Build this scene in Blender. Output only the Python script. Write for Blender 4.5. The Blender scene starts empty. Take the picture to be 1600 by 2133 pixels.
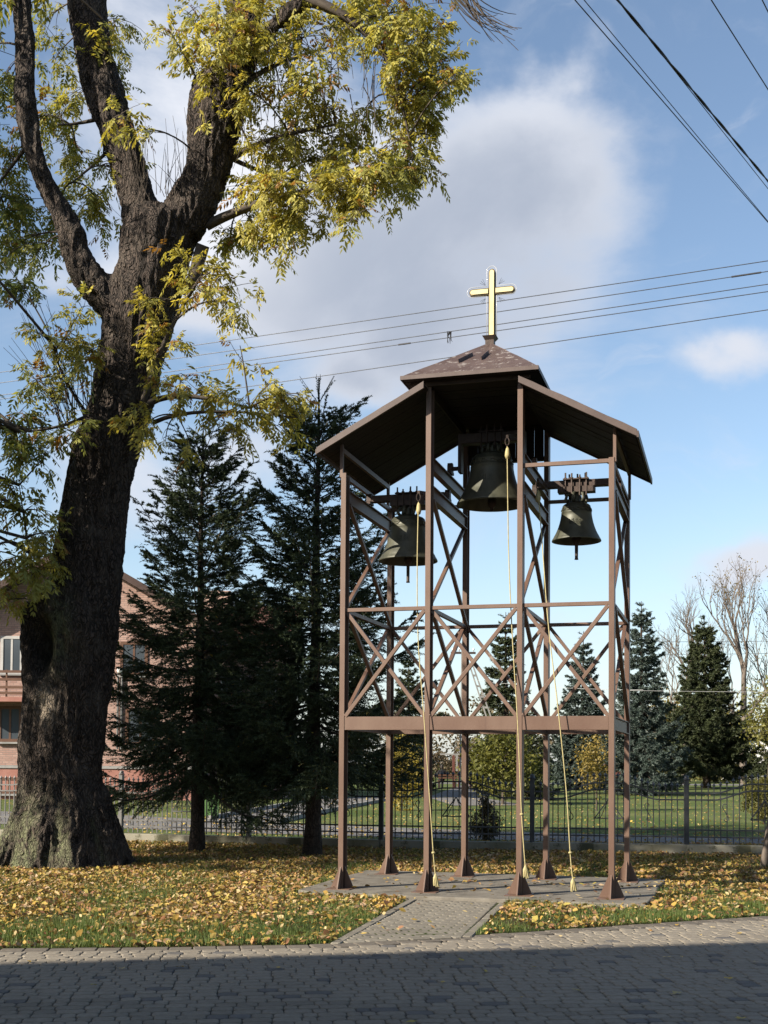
import bpy, bmesh, math, random
import numpy as np
from mathutils import Vector, Matrix, noise as mnoise

# ------------------------------------------------------------------ camera, sky, sun, exposure
scene = bpy.context.scene
COL = scene.collection
rng = np.random.default_rng(7)
random.seed(7)
R = math.radians

F_PX, CY, PITCH, ROLL, EYE = 2589.32, 1499.43, 0.0339, 0.0069, 1.55   # in pixels of the 1600 px wide photograph
cam_d = bpy.data.cameras.new('camera')
cam = bpy.data.objects.new('camera', cam_d)
COL.objects.link(cam)
cam_d.sensor_fit = 'HORIZONTAL'
cam_d.sensor_width = 36.0
cam_d.lens = 36.0 * F_PX / 1600.0
cam_d.shift_y = (CY - 1066.5) / 1600.0
cam_d.clip_start = 0.1
cam_d.clip_end = 2000.0
cam.matrix_world = Matrix.Translation((0, 0, EYE)) @ Matrix.Rotation(math.pi / 2 + PITCH, 4, 'X') @ Matrix.Rotation(ROLL, 4, 'Z')
scene.camera = cam

SUN_EL, SHADOW_AZ = R(28.0), R(31.0)          # shadows run 31 degrees from +X towards +Y
to_sun = Vector((-math.cos(SHADOW_AZ) * math.cos(SUN_EL), -math.sin(SHADOW_AZ) * math.cos(SUN_EL), math.sin(SUN_EL)))
sun_d = bpy.data.lights.new('sun', 'SUN')
sun_d.energy = 5.0
sun_d.angle = R(0.55)
sun_d.color = (1.0, 0.90, 0.76)
sun = bpy.data.objects.new('sun', sun_d)
COL.objects.link(sun)
sun.rotation_euler = to_sun.to_track_quat('Z', 'Y').to_euler()
sun.location = (-20, -12, 25)

scene.view_settings.view_transform = 'Standard'
scene.view_settings.look = 'None'
scene.view_settings.gamma = 1.0
scene.view_settings.exposure = 1.35
scene.view_settings.use_curve_mapping = False
scene.cycles.use_denoising = True
scene.cycles.max_bounces = 8
scene.cycles.transparent_max_bounces = 8

def at(u, v, Y):
    """a point at depth Y on the sight line through photo pixel (u, v); used to lay out the place"""
    du, dv = u - 800.0, v - CY
    c, s = math.cos(ROLL), math.sin(ROLL)
    a, b = c * du + s * dv, -s * du + c * dv
    x, zz = a / F_PX, -b / F_PX
    c, s = math.cos(PITCH), math.sin(PITCH)
    d = (x, c - s * zz, s + c * zz)
    t = Y / d[1]
    return Vector((d[0] * t, Y, EYE + d[2] * t))

# ---- world: Nishita sky with cumulus
world = bpy.data.worlds.new('World')
scene.world = world
world.use_nodes = True
wn, wl = world.node_tree.nodes, world.node_tree.links
wn.clear()
def N(tree, typ, **kw):
    n = tree.nodes.new(typ)
    for k, v in kw.items():
        setattr(n, k, v)
    return n
WT = world.node_tree
w_out = N(WT, 'ShaderNodeOutputWorld')
w_bg = N(WT, 'ShaderNodeBackground')
w_bg.inputs['Strength'].default_value = 0.05
sky = N(WT, 'ShaderNodeTexSky', sky_type='NISHITA')
sky.sun_disc = False
sky.sun_elevation = SUN_EL
sky.sun_rotation = math.atan2(to_sun.x, to_sun.y)
sky.altitude = 100
sky.air_density = 1.0
sky.dust_density = 0.9
sky.ozone_density = 2.6
w_tc = N(WT, 'ShaderNodeTexCoord')

def vmath(tree, op, a, b=None, c=None):
    n = N(tree, 'ShaderNodeVectorMath', operation=op)
    for i, x in enumerate((a, b, c)):
        if x is None: continue
        if isinstance(x, (tuple, list, Vector)): n.inputs[i].default_value = tuple(x)
        else: tree.links.new(x, n.inputs[i])
    return n
def fmath(tree, op, a, b=None, c=None, clamp=False):
    n = N(tree, 'ShaderNodeMath', operation=op)
    n.use_clamp = clamp
    for i, x in enumerate((a, b, c)):
        if x is None: continue
        if isinstance(x, (int, float)): n.inputs[i].default_value = x
        else: tree.links.new(x, n.inputs[i])
    return n.outputs[0]
def maprange(tree, x, a, b, c=0.0, d=1.0, smooth=True):
    n = N(tree, 'ShaderNodeMapRange')
    n.interpolation_type = 'SMOOTHSTEP' if smooth else 'LINEAR'
    tree.links.new(x, n.inputs['Value'])
    for k, v in zip(('From Min', 'From Max', 'To Min', 'To Max'), (a, b, c, d)):
        n.inputs[k].default_value = v
    return n.outputs[0]
def noise_tex(tree, vec, scale, detail=5, rough=0.55, dist=0.0):
    n = N(tree, 'ShaderNodeTexNoise')
    n.inputs['Scale'].default_value = scale
    n.inputs['Detail'].default_value = detail
    n.inputs['Roughness'].default_value = rough
    n.inputs['Distortion'].default_value = dist
    if vec is not None: tree.links.new(vec, n.inputs['Vector'])
    return n.outputs['Fac']
def mixcol(tree, fac, a, b, blend='MIX'):
    n = N(tree, 'ShaderNodeMix', data_type='RGBA', blend_type=blend)
    for sock, x in ((n.inputs['Factor'], fac), (n.inputs['A'], a), (n.inputs['B'], b)):
        if isinstance(x, (int, float)): sock.default_value = x
        elif isinstance(x, (tuple, list)): sock.default_value = tuple(x) if len(x) == 4 else (*x, 1)
        else: tree.links.new(x, sock)
    return n.outputs['Result']

wdir = w_tc.outputs['Generated']
warp = N(WT, 'ShaderNodeTexNoise'); warp.inputs['Scale'].default_value = 7.0; warp.inputs['Detail'].default_value = 6
wl.new(wdir, warp.inputs['Vector'])
warpv = vmath(WT, 'SUBTRACT', warp.outputs['Color'], (0.5, 0.5, 0.5)).outputs[0]
warpv = vmath(WT, 'SCALE', warpv); warpv.inputs['Scale'].default_value = 0.13
wdir2 = vmath(WT, 'ADD', wdir, warpv.outputs[0]).outputs[0]
def blob(px, py, rx, rz, amp, vec=wdir2):
    c = (at(px, py, 10.0) - Vector((0, 0, EYE))).normalized()
    d = vmath(WT, 'SUBTRACT', vec, tuple(c)).outputs[0]
    d = vmath(WT, 'MULTIPLY', d, (F_PX / rx, 4.0, F_PX / rz)).outputs[0]
    l = vmath(WT, 'LENGTH', d).outputs['Value']
    return maprange(WT, l, 0.0, 1.6, amp, 0.0)
def total(xs):
    s = xs[0]
    for x in xs[1:]: s = fmath(WT, 'ADD', s, x)
    return s
cover = total([blob(930, 470, 330, 260, 0.62), blob(1070, 240, 160, 170, 0.46), blob(700, 560, 330, 230, 0.55),
               blob(420, 200, 420, 330, 0.62), blob(200, 540, 240, 90, 0.35), blob(330, 1010, 220, 140, 0.62),
               blob(540, 900, 130, 80, 0.5), blob(1230, 330, 200, 190, 0.55), blob(1560, 1195, 120, 50, 0.66),
               blob(1520, 755, 90, 45, 0.62), blob(700, 810, 60, 40, 0.5), blob(1180, 1290, 160, 50, 0.45),
               blob(480, 640, 260, 110, 0.3), blob(100, 1000, 200, 90, 0.22), blob(1130, -10, 280, 110, -0.55)])
squash = vmath(WT, 'MULTIPLY', wdir, (1.0, 1.0, 1.7)).outputs[0]
n_big = noise_tex(WT, squash, 4.2, 9, 0.58, 0.3)
n_wide = noise_tex(WT, squash, 1.5, 3, 0.5)
dens = fmath(WT, 'ADD', fmath(WT, 'MULTIPLY', fmath(WT, 'SUBTRACT', n_big, 0.5), 1.9), fmath(WT, 'MULTIPLY', fmath(WT, 'SUBTRACT', n_wide, 0.55), 0.7))
dens = fmath(WT, 'ADD', dens, cover)
cmask = maprange(WT, dens, 0.10, 0.85)
wisp = noise_tex(WT, vmath(WT, 'MULTIPLY', wdir2, (1.0, 1.0, 2.6)).outputs[0], 7.0, 6, 0.6, 0.6)
cmask = fmath(WT, 'MAXIMUM', cmask, maprange(WT, wisp, 0.50, 0.90, 0.0, 0.55))
thick = maprange(WT, fmath(WT, 'ADD', dens, total([blob(780, 580, 420, 170, 0.30), blob(300, 150, 420, 330, -0.55), blob(1090, 170, 110, 110, -0.3), blob(1560, 1180, 160, 80, -0.7), blob(1520, 755, 120, 70, -0.5), blob(330, 1000, 260, 160, -0.5)])), 0.25, 1.45)
shade = mixcol(WT, thick, (6.0, 6.3, 7.0), (3.45, 3.9, 4.8))
bright = mixcol(WT, blob(330, 230, 420, 330, 0.75), shade, (8.0, 8.1, 8.5))
hz = N(WT, 'ShaderNodeSeparateXYZ'); wl.new(wdir, hz.inputs[0])
hazef = maprange(WT, hz.outputs['Z'], -0.02, 0.24, 0.36, 0.0)
skyc = mixcol(WT, 1.0, sky.outputs['Color'], (1.78, 1.64, 1.50), 'MULTIPLY')
skyc = mixcol(WT, hazef, skyc, (5.0, 6.1, 7.9))
wl.new(mixcol(WT, cmask, skyc, bright), w_bg.inputs['Color'])
wl.new(w_bg.outputs[0], w_out.inputs['Surface'])

# ------------------------------------------------------------------ helpers
GZ = -0.05        # level of lawn and paving (the slab under the tower is at 0)

class MB:
    def __init__(s): s.v, s.f = [], []
    def add(s, vs, fs):
        o = len(s.v)
        s.v += [tuple(x) for x in vs]
        s.f += [tuple(i + o for i in f) for f in fs]
        return s
    def box(s, x0, x1, y0, y1, z0, z1):
        return s.add([(x0, y0, z0), (x1, y0, z0), (x1, y1, z0), (x0, y1, z0), (x0, y0, z1), (x1, y0, z1), (x1, y1, z1), (x0, y1, z1)],
                     [(3, 2, 1, 0), (4, 5, 6, 7), (0, 1, 5, 4), (1, 2, 6, 5), (2, 3, 7, 6), (3, 0, 4, 7)])
    def beam(s, p0, p1, w, h, up=(0, 0, 1), chamfer=0.0):
        p0, p1 = Vector(p0), Vector(p1)
        d = (p1 - p0).normalized()
        side = d.cross(Vector(up))
        if side.length < 1e-4: side = d.cross(Vector((0, 1, 0)))
        side.normalize()
        u = side.cross(d)
        if chamfer > 0:
            c = chamfer
            ring = [(-w/2 + c, -h/2), (w/2 - c, -h/2), (w/2, -h/2 + c), (w/2, h/2 - c), (w/2 - c, h/2), (-w/2 + c, h/2), (-w/2, h/2 - c), (-w/2, -h/2 + c)]
        else:
            ring = [(-w/2, -h/2), (w/2, -h/2), (w/2, h/2), (-w/2, h/2)]
        n = len(ring)
        vs = [p0 + side * a + u * b for a, b in ring] + [p1 + side * a + u * b for a, b in ring]
        fs = [tuple(range(n - 1, -1, -1)), tuple(range(n, 2 * n))] + [(i, (i + 1) % n, n + (i + 1) % n, n + i) for i in range(n)]
        return s.add(vs, fs)
    def ibeam(s, p0, p1, w, h, t=0.012, up=(0, 0, 1)):
        p0, p1 = Vector(p0), Vector(p1)
        d = (p1 - p0).normalized(); side = d.cross(Vector(up)).normalized(); u = side.cross(d)
        s.beam(p0 + u * (h/2 - t/2), p1 + u * (h/2 - t/2), w, t, up)
        s.beam(p0 - u * (h/2 - t/2), p1 - u * (h/2 - t/2), w, t, up)
        return s.beam(p0, p1, t, h - 2.02 * t, up)
    def tube(s, pts, radii, n=8, cap=True):
        pts = [Vector(p) for p in pts]
        if isinstance(radii, (int, float)): radii = [radii] * len(pts)
        o = len(s.v)
        prev = None
        for i, p in enumerate(pts):
            d = (pts[min(i + 1, len(pts) - 1)] - pts[max(i - 1, 0)])
            if d.length < 1e-9: d = Vector((0, 0, 1))
            d.normalize()
            if prev is None:
                side = d.cross(Vector((0.13, 1, 0.07)) if abs(d.y) < 0.9 else Vector((1, 0, 0))).normalized()
            else:
                side = (prev - d * prev.dot(d)).normalized()
            prev = side
            w = d.cross(side)
            for k in range(n):
                a = 2 * math.pi * k / n
                s.v.append(tuple(p + (side * math.cos(a) + w * math.sin(a)) * radii[i]))
        for i in range(len(pts) - 1):
            for k in range(n):
                k2 = (k + 1) % n
                s.f.append((o + i * n + k, o + i * n + k2, o + (i + 1) * n + k2, o + (i + 1) * n + k))
        if cap:
            s.f.append(tuple(o + k for k in range(n - 1, -1, -1)))
            s.f.append(tuple(o + (len(pts) - 1) * n + k for k in range(n)))
        return s
    def lathe(s, prof, n=32, c=(0, 0, 0), axis='Z'):
        o = len(s.v)
        for r, z in prof:
            for k in range(n):
                a = 2 * math.pi * k / n
                if axis == 'Z': s.v.append((c[0] + r * math.cos(a), c[1] + r * math.sin(a), c[2] + z))
                elif axis == 'X': s.v.append((c[0] + z, c[1] + r * math.cos(a), c[2] + r * math.sin(a)))
                else: s.v.append((c[0] + r * math.cos(a), c[1] + z, c[2] + r * math.sin(a)))
        for i in range(len(prof) - 1):
            for k in range(n):
                k2 = (k + 1) % n
                s.f.append((o + i * n + k, o + i * n + k2, o + (i + 1) * n + k2, o + (i + 1) * n + k))
        return s
    def prism(s, poly, d0, d1, axis='Y'):
        n = len(poly)
        def m(a, b, d):
            return (a, d, b) if axis == 'Y' else ((d, a, b) if axis == 'X' else (a, b, d))
        vs = [m(a, b, d0) for a, b in poly] + [m(a, b, d1) for a, b in poly]
        return s.add(vs, [tuple(range(n)), tuple(range(2 * n - 1, n - 1, -1))] + [(i, n + i, n + (i + 1) % n, (i + 1) % n) for i in range(n)])
    def mesh(s, name):
        me = bpy.data.meshes.new(name)
        me.from_pydata(s.v, [], s.f)
        bm = bmesh.new(); bm.from_mesh(me)
        bmesh.ops.recalc_face_normals(bm, faces=bm.faces)
        bm.to_mesh(me); bm.free()
        return me
    def build(s, name, mat, parent=None, smooth=False, bevel=0.0):
        me = s.mesh(name)
        return link(name, me, mat, parent, smooth, bevel)

def link(name, me, mat, parent=None, smooth=False, bevel=0.0):
    o = bpy.data.objects.new(name, me)
    COL.objects.link(o)
    if mat is not None and not me.materials: me.materials.append(mat)
    if parent is not None: o.parent = parent
    if smooth: me.shade_smooth() if hasattr(me, 'shade_smooth') else None
    if bevel > 0:
        b = o.modifiers.new('bevel', 'BEVEL'); b.width = bevel; b.segments = 2; b.limit_method = 'ANGLE'
    return o
def tag(o, label=None, cat=None, group=None, kind=None):
    if label: o['label'] = label
    if cat: o['category'] = cat
    if group: o['group'] = group
    if kind: o['kind'] = kind
    return o
def empty(name, loc=(0, 0, 0), rz=0.0):
    o = bpy.data.objects.new(name, None)
    o.empty_display_size = 0.2
    COL.objects.link(o)
    o.location = loc
    o.rotation_euler = (0, 0, rz)
    return o
def np_mesh(name, V, Fs, colors=None, smooth=False):
    """V (n,3), Fs (m,k) arrays; colors (n,3) become the point attribute 'col'"""
    me = bpy.data.meshes.new(name)
    V = np.ascontiguousarray(V, dtype=np.float32); Fs = np.ascontiguousarray(Fs, dtype=np.int32)
    k = Fs.shape[1]
    me.vertices.add(len(V)); me.vertices.foreach_set('co', V.ravel())
    me.loops.add(Fs.size); me.loops.foreach_set('vertex_index', Fs.ravel())
    me.polygons.add(len(Fs))
    me.polygons.foreach_set('loop_start', np.arange(0, Fs.size, k, dtype=np.int32))
    me.polygons.foreach_set('loop_total', np.full(len(Fs), k, dtype=np.int32))
    if smooth: me.polygons.foreach_set('use_smooth', np.ones(len(Fs), dtype=bool))
    me.update(calc_edges=True)
    if colors is not None:
        a = me.color_attributes.new('col', 'FLOAT_COLOR', 'POINT')
        c = np.ones((len(V), 4), dtype=np.float32); c[:, :3] = colors
        a.data.foreach_set('color', c.ravel())
    me.validate(verbose=False)
    return me
def unit(a):
    return a / np.maximum(np.linalg.norm(a, axis=-1, keepdims=True), 1e-9)

# ------------------------------------------------------------------ materials
ALB = 0.52           # overall reflectance level of the painted and natural surfaces
def sc3(c, k=None): return tuple(x * (ALB if k is None else k) for x in c[:3])
def new_mat(name):
    m = bpy.data.materials.new(name); m.use_nodes = True
    t = m.node_tree
    b = t.nodes['Principled BSDF']
    return m, t, b
def objcoord(t, scale=None):
    tc = N(t, 'ShaderNodeTexCoord')
    v = tc.outputs['Object']
    if scale: v = vmath(t, 'MULTIPLY', v, scale).outputs[0]
    return v
def rough_mat(name, c0, c1, rough=0.8, scale=6.0, stretch=None, bump=0.3, bscale=40.0, metallic=0.0, spec=0.3, bdist=0.01, spots=None):
    """two-tone noise colour with fine relief"""
    m, t, b = new_mat(name)
    v = objcoord(t, stretch)
    f = maprange(t, noise_tex(t, v, scale, 6, 0.62), 0.32, 0.68)
    col = mixcol(t, f, sc3(c0), sc3(c1))
    if spots:
        sc, th, cs = spots
        col = mixcol(t, maprange(t, noise_tex(t, v, sc, 5, 0.7), th, th + 0.06), col, sc3(cs))
    t.links.new(col, b.inputs['Base Color'])
    b.inputs['Roughness'].default_value = rough
    b.inputs['Metallic'].default_value = metallic
    b.inputs['Specular IOR Level'].default_value = spec
    if bump > 0:
        bp = N(t, 'ShaderNodeBump'); bp.inputs['Strength'].default_value = bump; bp.inputs['Distance'].default_value = bdist
        t.links.new(noise_tex(t, v, bscale, 4, 0.65), bp.inputs['Height'])
        t.links.new(bp.outputs[0], b.inputs['Normal'])
    return m
def leaf_mat(name, trans=0.35, rough=0.5, gain=1.0, spec=0.25):
    m, t, b = new_mat(name)
    a = N(t, 'ShaderNodeAttribute', attribute_name='col')
    acol = mixcol(t, 1.0, a.outputs['Color'], (gain, gain, gain), 'MULTIPLY')
    b.inputs['Roughness'].default_value = rough
    b.inputs['Specular IOR Level'].default_value = spec
    t.links.new(acol, b.inputs['Base Color'])
    tr = N(t, 'ShaderNodeBsdfTranslucent')
    t.links.new(mixcol(t, 1.0, acol, (1.25, 1.15, 0.55), 'MULTIPLY'), tr.inputs['Color'])
    mx = N(t, 'ShaderNodeMixShader'); mx.inputs[0].default_value = trans
    t.links.new(b.outputs[0], mx.inputs[1]); t.links.new(tr.outputs[0], mx.inputs[2])
    t.links.new(mx.outputs[0], t.nodes['Material Output'].inputs['Surface'])
    return m

M = {}
M['frame'] = rough_mat('brown_painted_steel', (0.168, 0.094, 0.064), (0.220, 0.138, 0.098), 0.5, 2.2, (1, 1, 0.5), 0.15, 60, 0, 0.4, 0.004, spots=(9.0, 0.675, (0.36, 0.30, 0.26)))
def add_streaks(m, col, scale=(26, 26, 1.6), th=0.58, amount=0.32):
    t = m.node_tree; b = t.nodes['Principled BSDF']
    src = b.inputs['Base Color'].links[0].from_socket
    f = noise_tex(t, objcoord(t, scale), 1.0, 4, 0.6)
    t.links.new(mixcol(t, maprange(t, f, th, th + 0.14, 0.0, amount), src, col), b.inputs['Base Color'])
add_streaks(M['frame'], (0.055, 0.030, 0.022))
M['roof_sheet'] = rough_mat('brown_roof_sheet', (0.105, 0.068, 0.060), (0.14, 0.098, 0.088), 0.55, 4.0, None, 0.2, 14, 0, 0.4, 0.01, spots=(9.0, 0.565, (0.33, 0.29, 0.27)))
M['fascia'] = rough_mat('brown_fascia_sheet', (0.098, 0.064, 0.054), (0.13, 0.088, 0.075), 0.55, 5.0, None, 0.15, 30, 0, 0.4, 0.004)
M['boards'] = rough_mat('shade_darkened_boards', (0.020, 0.013, 0.010), (0.034, 0.021, 0.016), 0.75, 4.0, (1, 8, 8), 0.3, 20)  # boards darkened to deepen the shade under the roofs
M['bell'] = rough_mat('patinated_bell_bronze', (0.066, 0.070, 0.048), (0.128, 0.128, 0.088), 0.5, 7.0, (1, 1, 0.45), 0.25, 35, 0.25, 0.4, 0.004)
M['dark_steel'] = rough_mat('dark_rusty_steel', (0.055, 0.038, 0.031), (0.10, 0.066, 0.052), 0.6, 8.0, None, 0.25, 50, 0.3, 0.4)
M['rope'] = rough_mat('yellow_plastic_rope', (0.52, 0.44, 0.20), (0.66, 0.57, 0.29), 0.6, 30.0, None, 0.5, 120, 0, 0.3, 0.006)
M['gold'] = rough_mat('gilt_sheet', (0.84, 0.71, 0.36), (0.95, 0.83, 0.46), 0.38, 3.0, (1, 1, 0.6), 0.06, 20, 0.35, 0.5)
M['gilt_edge'] = rough_mat('dark_gilt_edge', (0.10, 0.08, 0.04), (0.16, 0.12, 0.06), 0.5, 5.0, None, 0.05, 20, 0.3)
M['neon'] = rough_mat('clear_white_glass_tube', (0.70, 0.72, 0.75), (0.85, 0.86, 0.88), 0.15, 3.0, None, 0, 10, 0, 0.6)
M['concrete'] = rough_mat('weathered_concrete', (0.19, 0.17, 0.14), (0.30, 0.275, 0.23), 0.92, 3.0, None, 0.5, 40, 0, 0.2, 0.01, spots=(2.2, 0.60, (0.14, 0.13, 0.10)))
M['plinth'] = rough_mat('mossy_concrete_plinth', (0.24, 0.23, 0.16), (0.38, 0.36, 0.29), 0.92, 2.2, None, 0.5, 30, 0, 0.2, 0.01, spots=(1.6, 0.58, (0.12, 0.12, 0.075)))
M['fence'] = rough_mat('shaded_grey_painted_iron', (0.030, 0.033, 0.038), (0.048, 0.052, 0.058), 0.5, 8.0, None, 0.1, 60, 0.0, 0.5)  # the one fence paint, darkened for the run in shade
M['fence_lit'] = rough_mat('sunlit_grey_painted_iron', (0.12, 0.12, 0.118), (0.17, 0.17, 0.165), 0.5, 8.0, None, 0.1, 60, 0.0, 0.5)  # same fence paint, lightened for the run in the sun
M['wire'] = rough_mat('dark_cable', (0.03, 0.03, 0.035), (0.045, 0.045, 0.05), 0.5, 5.0, None, 0)
M['wire_grey'] = rough_mat('grey_aluminium_cable', (0.10, 0.11, 0.13), (0.14, 0.15, 0.17), 0.4, 5.0, None, 0, 10, 0.5)
M['white_wire'] = rough_mat('pale_cable', (0.6, 0.6, 0.6), (0.7, 0.7, 0.7), 0.5, 5.0, None, 0)
M['ash_leaf'] = leaf_mat('ash_leaf', 0.42, 0.45, 0.78)
M['needle'] = leaf_mat('spruce_needle', 0.10, 0.55, 0.62)
M['litter'] = leaf_mat('fallen_leaf', 0.15, 0.7, 0.60, spec=0.15)
M['grass'] = leaf_mat('grass_blade', 0.30, 0.55, 0.62, spec=0.2)
M['far_leaf'] = leaf_mat('garden_leaf', 0.3, 0.55, 0.58)

def bark_mat(name, dark, mid, light, ridge=14.0, zs=0.22, dist=0.05, mossy=None):
    dark, mid, light = sc3(dark), sc3(mid), sc3(light)
    m, t, b = new_mat(name)
    v = objcoord(t)
    w = N(t, 'ShaderNodeTexNoise'); w.inputs['Scale'].default_value = 3.0; w.inputs['Detail'].default_value = 3
    t.links.new(v, w.inputs['Vector'])
    wv = vmath(t, 'SCALE', vmath(t, 'SUBTRACT', w.outputs['Color'], (0.5, 0.5, 0.5)).outputs[0]); wv.inputs['Scale'].default_value = 0.35
    v2 = vmath(t, 'MULTIPLY', vmath(t, 'ADD', v, wv.outputs[0]).outputs[0], (1, 1, zs)).outputs[0]
    vo = N(t, 'ShaderNodeTexVoronoi', feature='DISTANCE_TO_EDGE'); vo.inputs['Scale'].default_value = ridge
    t.links.new(v2, vo.inputs['Vector'])
    crack = maprange(t, vo.outputs['Distance'], 0.0, 0.22)
    fine = noise_tex(t, vmath(t, 'MULTIPLY', v, (1, 1, 0.35)).outputs[0], 38, 5, 0.7)
    h = fmath(t, 'ADD', fmath(t, 'MULTIPLY', crack, 0.75), fmath(t, 'MULTIPLY', fine, 0.45))
    col = mixcol(t, crack, dark, mid)
    col = mixcol(t, maprange(t, noise_tex(t, v, 2.3, 5, 0.6), 0.45, 0.75), col, light)
    if mossy:
        at_ = N(t, 'ShaderNodeAttribute', attribute_name='col')
        sp = N(t, 'ShaderNodeSeparateColor'); t.links.new(at_.outputs['Color'], sp.inputs[0])
        mo = fmath(t, 'MULTIPLY', sp.outputs[1], maprange(t, noise_tex(t, v, 9, 5, 0.7), 0.35, 0.6))
        col = mixcol(t, mo, col, mossy)
        col = mixcol(t, fmath(t, 'MULTIPLY', sp.outputs[0], maprange(t, fine, 0.3, 0.6)), col, (0.36, 0.30, 0.23))
    t.links.new(col, b.inputs['Base Color'])
    b.inputs['Roughness'].default_value = 0.82
    b.inputs['Specular IOR Level'].default_value = 0.25
    bp = N(t, 'ShaderNodeBump'); bp.inputs['Strength'].default_value = 0.9; bp.inputs['Distance'].default_value = dist
    t.links.new(h, bp.inputs['Height']); t.links.new(bp.outputs[0], b.inputs['Normal'])
    return m
M['ash_bark'] = bark_mat('ash_bark', (0.026, 0.020, 0.016), (0.120, 0.090, 0.072), (0.155, 0.125, 0.10), 27.0, 0.15, 0.07, mossy=(0.13, 0.14, 0.075))
M['bark'] = bark_mat('spruce_bark', (0.04, 0.03, 0.022), (0.11, 0.08, 0.06), (0.14, 0.11, 0.085), 22.0, 0.4, 0.02)
M['twig'] = rough_mat('twig_bark', (0.075, 0.058, 0.045), (0.13, 0.105, 0.08), 0.8, 12.0, None, 0.2, 60)
M['bare_twig'] = rough_mat('grey_twig_bark', (0.16, 0.13, 0.105), (0.24, 0.20, 0.165), 0.85, 3.0, None, 0)

def ground_mat():
    m, t, b = new_mat('lawn_soil')
    v = objcoord(t)
    g = mixcol(t, maprange(t, noise_tex(t, v, 3.5, 6, 0.65), 0.3, 0.7), (0.024, 0.036, 0.010), (0.048, 0.060, 0.018))
    g = mixcol(t, maprange(t, noise_tex(t, v, 0.9, 4, 0.6), 0.48, 0.66), g, (0.055, 0.040, 0.020))
    # beyond the fence the grass is lighter, its colour raised to look sunlit
    geo = N(t, 'ShaderNodeSeparateXYZ'); t.links.new(v, geo.inputs[0])
    far = maprange(t, geo.outputs['Y'], 23.5, 27.0)
    lawn2 = mixcol(t, maprange(t, noise_tex(t, v, 0.22, 5, 0.6), 0.35, 0.7), (0.056, 0.082, 0.022), (0.108, 0.122, 0.044))
    lawn2 = mixcol(t, maprange(t, noise_tex(t, v, 6.0, 4, 0.7), 0.60, 0.72, 0.0, 0.5), lawn2, (0.18, 0.155, 0.055))
    t.links.new(mixcol(t, far, g, lawn2), b.inputs['Base Color'])
    b.inputs['Roughness'].default_value = 0.95
    b.inputs['Specular IOR Level'].default_value = 0.1
    bp = N(t, 'ShaderNodeBump'); bp.inputs['Strength'].default_value = 0.7; bp.inputs['Distance'].default_value = 0.04
    t.links.new(noise_tex(t, v, 25, 5, 0.7), bp.inputs['Height']); t.links.new(bp.outputs[0], b.inputs['Normal'])
    return m
M['ground'] = ground_mat()
def paver_mat(name, c0, c1, bump=0.35):
    c0, c1 = sc3(c0), sc3(c1)
    m, t, b = new_mat(name)
    oi = N(t, 'ShaderNodeObjectInfo')
    tc = N(t, 'ShaderNodeTexCoord')
    geo = N(t, 'ShaderNodeNewGeometry')
    v = geo.outputs['Position']
    a = N(t, 'ShaderNodeAttribute', attribute_name='col')
    f = noise_tex(t, v, 26, 5, 0.7)
    col = mixcol(t, maprange(t, f, 0.3, 0.7), c0, c1)
    col = mixcol(t, maprange(t, noise_tex(t, v, 0.8, 4, 0.6), 0.4, 0.75, 0.0, 0.4), col, tuple(x * 0.72 for x in c0))
    rnd = maprange(t, oi.outputs['Random'], 0, 1, 0.86, 1.1, False)
    rgb = N(t, 'ShaderNodeCombineColor')
    for i in range(3): t.links.new(rnd, rgb.inputs[i])
    col = mixcol(t, 1.0, col, rgb.outputs[0], 'MULTIPLY')
    t.links.new(col, b.inputs['Base Color'])
    b.inputs['Roughness'].default_value = 0.85
    b.inputs['Specular IOR Level'].default_value = 0.25
    bp = N(t, 'ShaderNodeBump'); bp.inputs['Strength'].default_value = bump; bp.inputs['Distance'].default_value = 0.004
    t.links.new(noise_tex(t, v, 160, 4, 0.7), bp.inputs['Height']); t.links.new(bp.outputs[0], b.inputs['Normal'])
    return m
M['paver'] = paver_mat('grey_concrete_paver', (0.250, 0.218, 0.172), (0.335, 0.298, 0.240))
M['paver_dark'] = paver_mat('graphite_concrete_paver', (0.15, 0.142, 0.133), (0.19, 0.18, 0.17))
M['paver_edge'] = paver_mat('brownish_border_paver', (0.19, 0.165, 0.135), (0.25, 0.22, 0.18))
M['path_paver'] = paver_mat('buff_path_paver', (0.245, 0.222, 0.178), (0.33, 0.30, 0.245))
M['bed'] = rough_mat('dark_joint_sand', (0.055, 0.050, 0.042), (0.09, 0.08, 0.064), 0.95, 6.0, None, 0.4, 40)
M['asphalt'] = rough_mat('grey_path_paving', (0.19, 0.185, 0.18), (0.26, 0.25, 0.24), 0.9, 1.2, None, 0.3, 30, spots=(2.5, 0.60, (0.30, 0.24, 0.10)))
M['kerb'] = rough_mat('pale_kerb_concrete', (0.33, 0.33, 0.32), (0.43, 0.42, 0.40), 0.9, 3.0, None, 0.3, 30)
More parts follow.
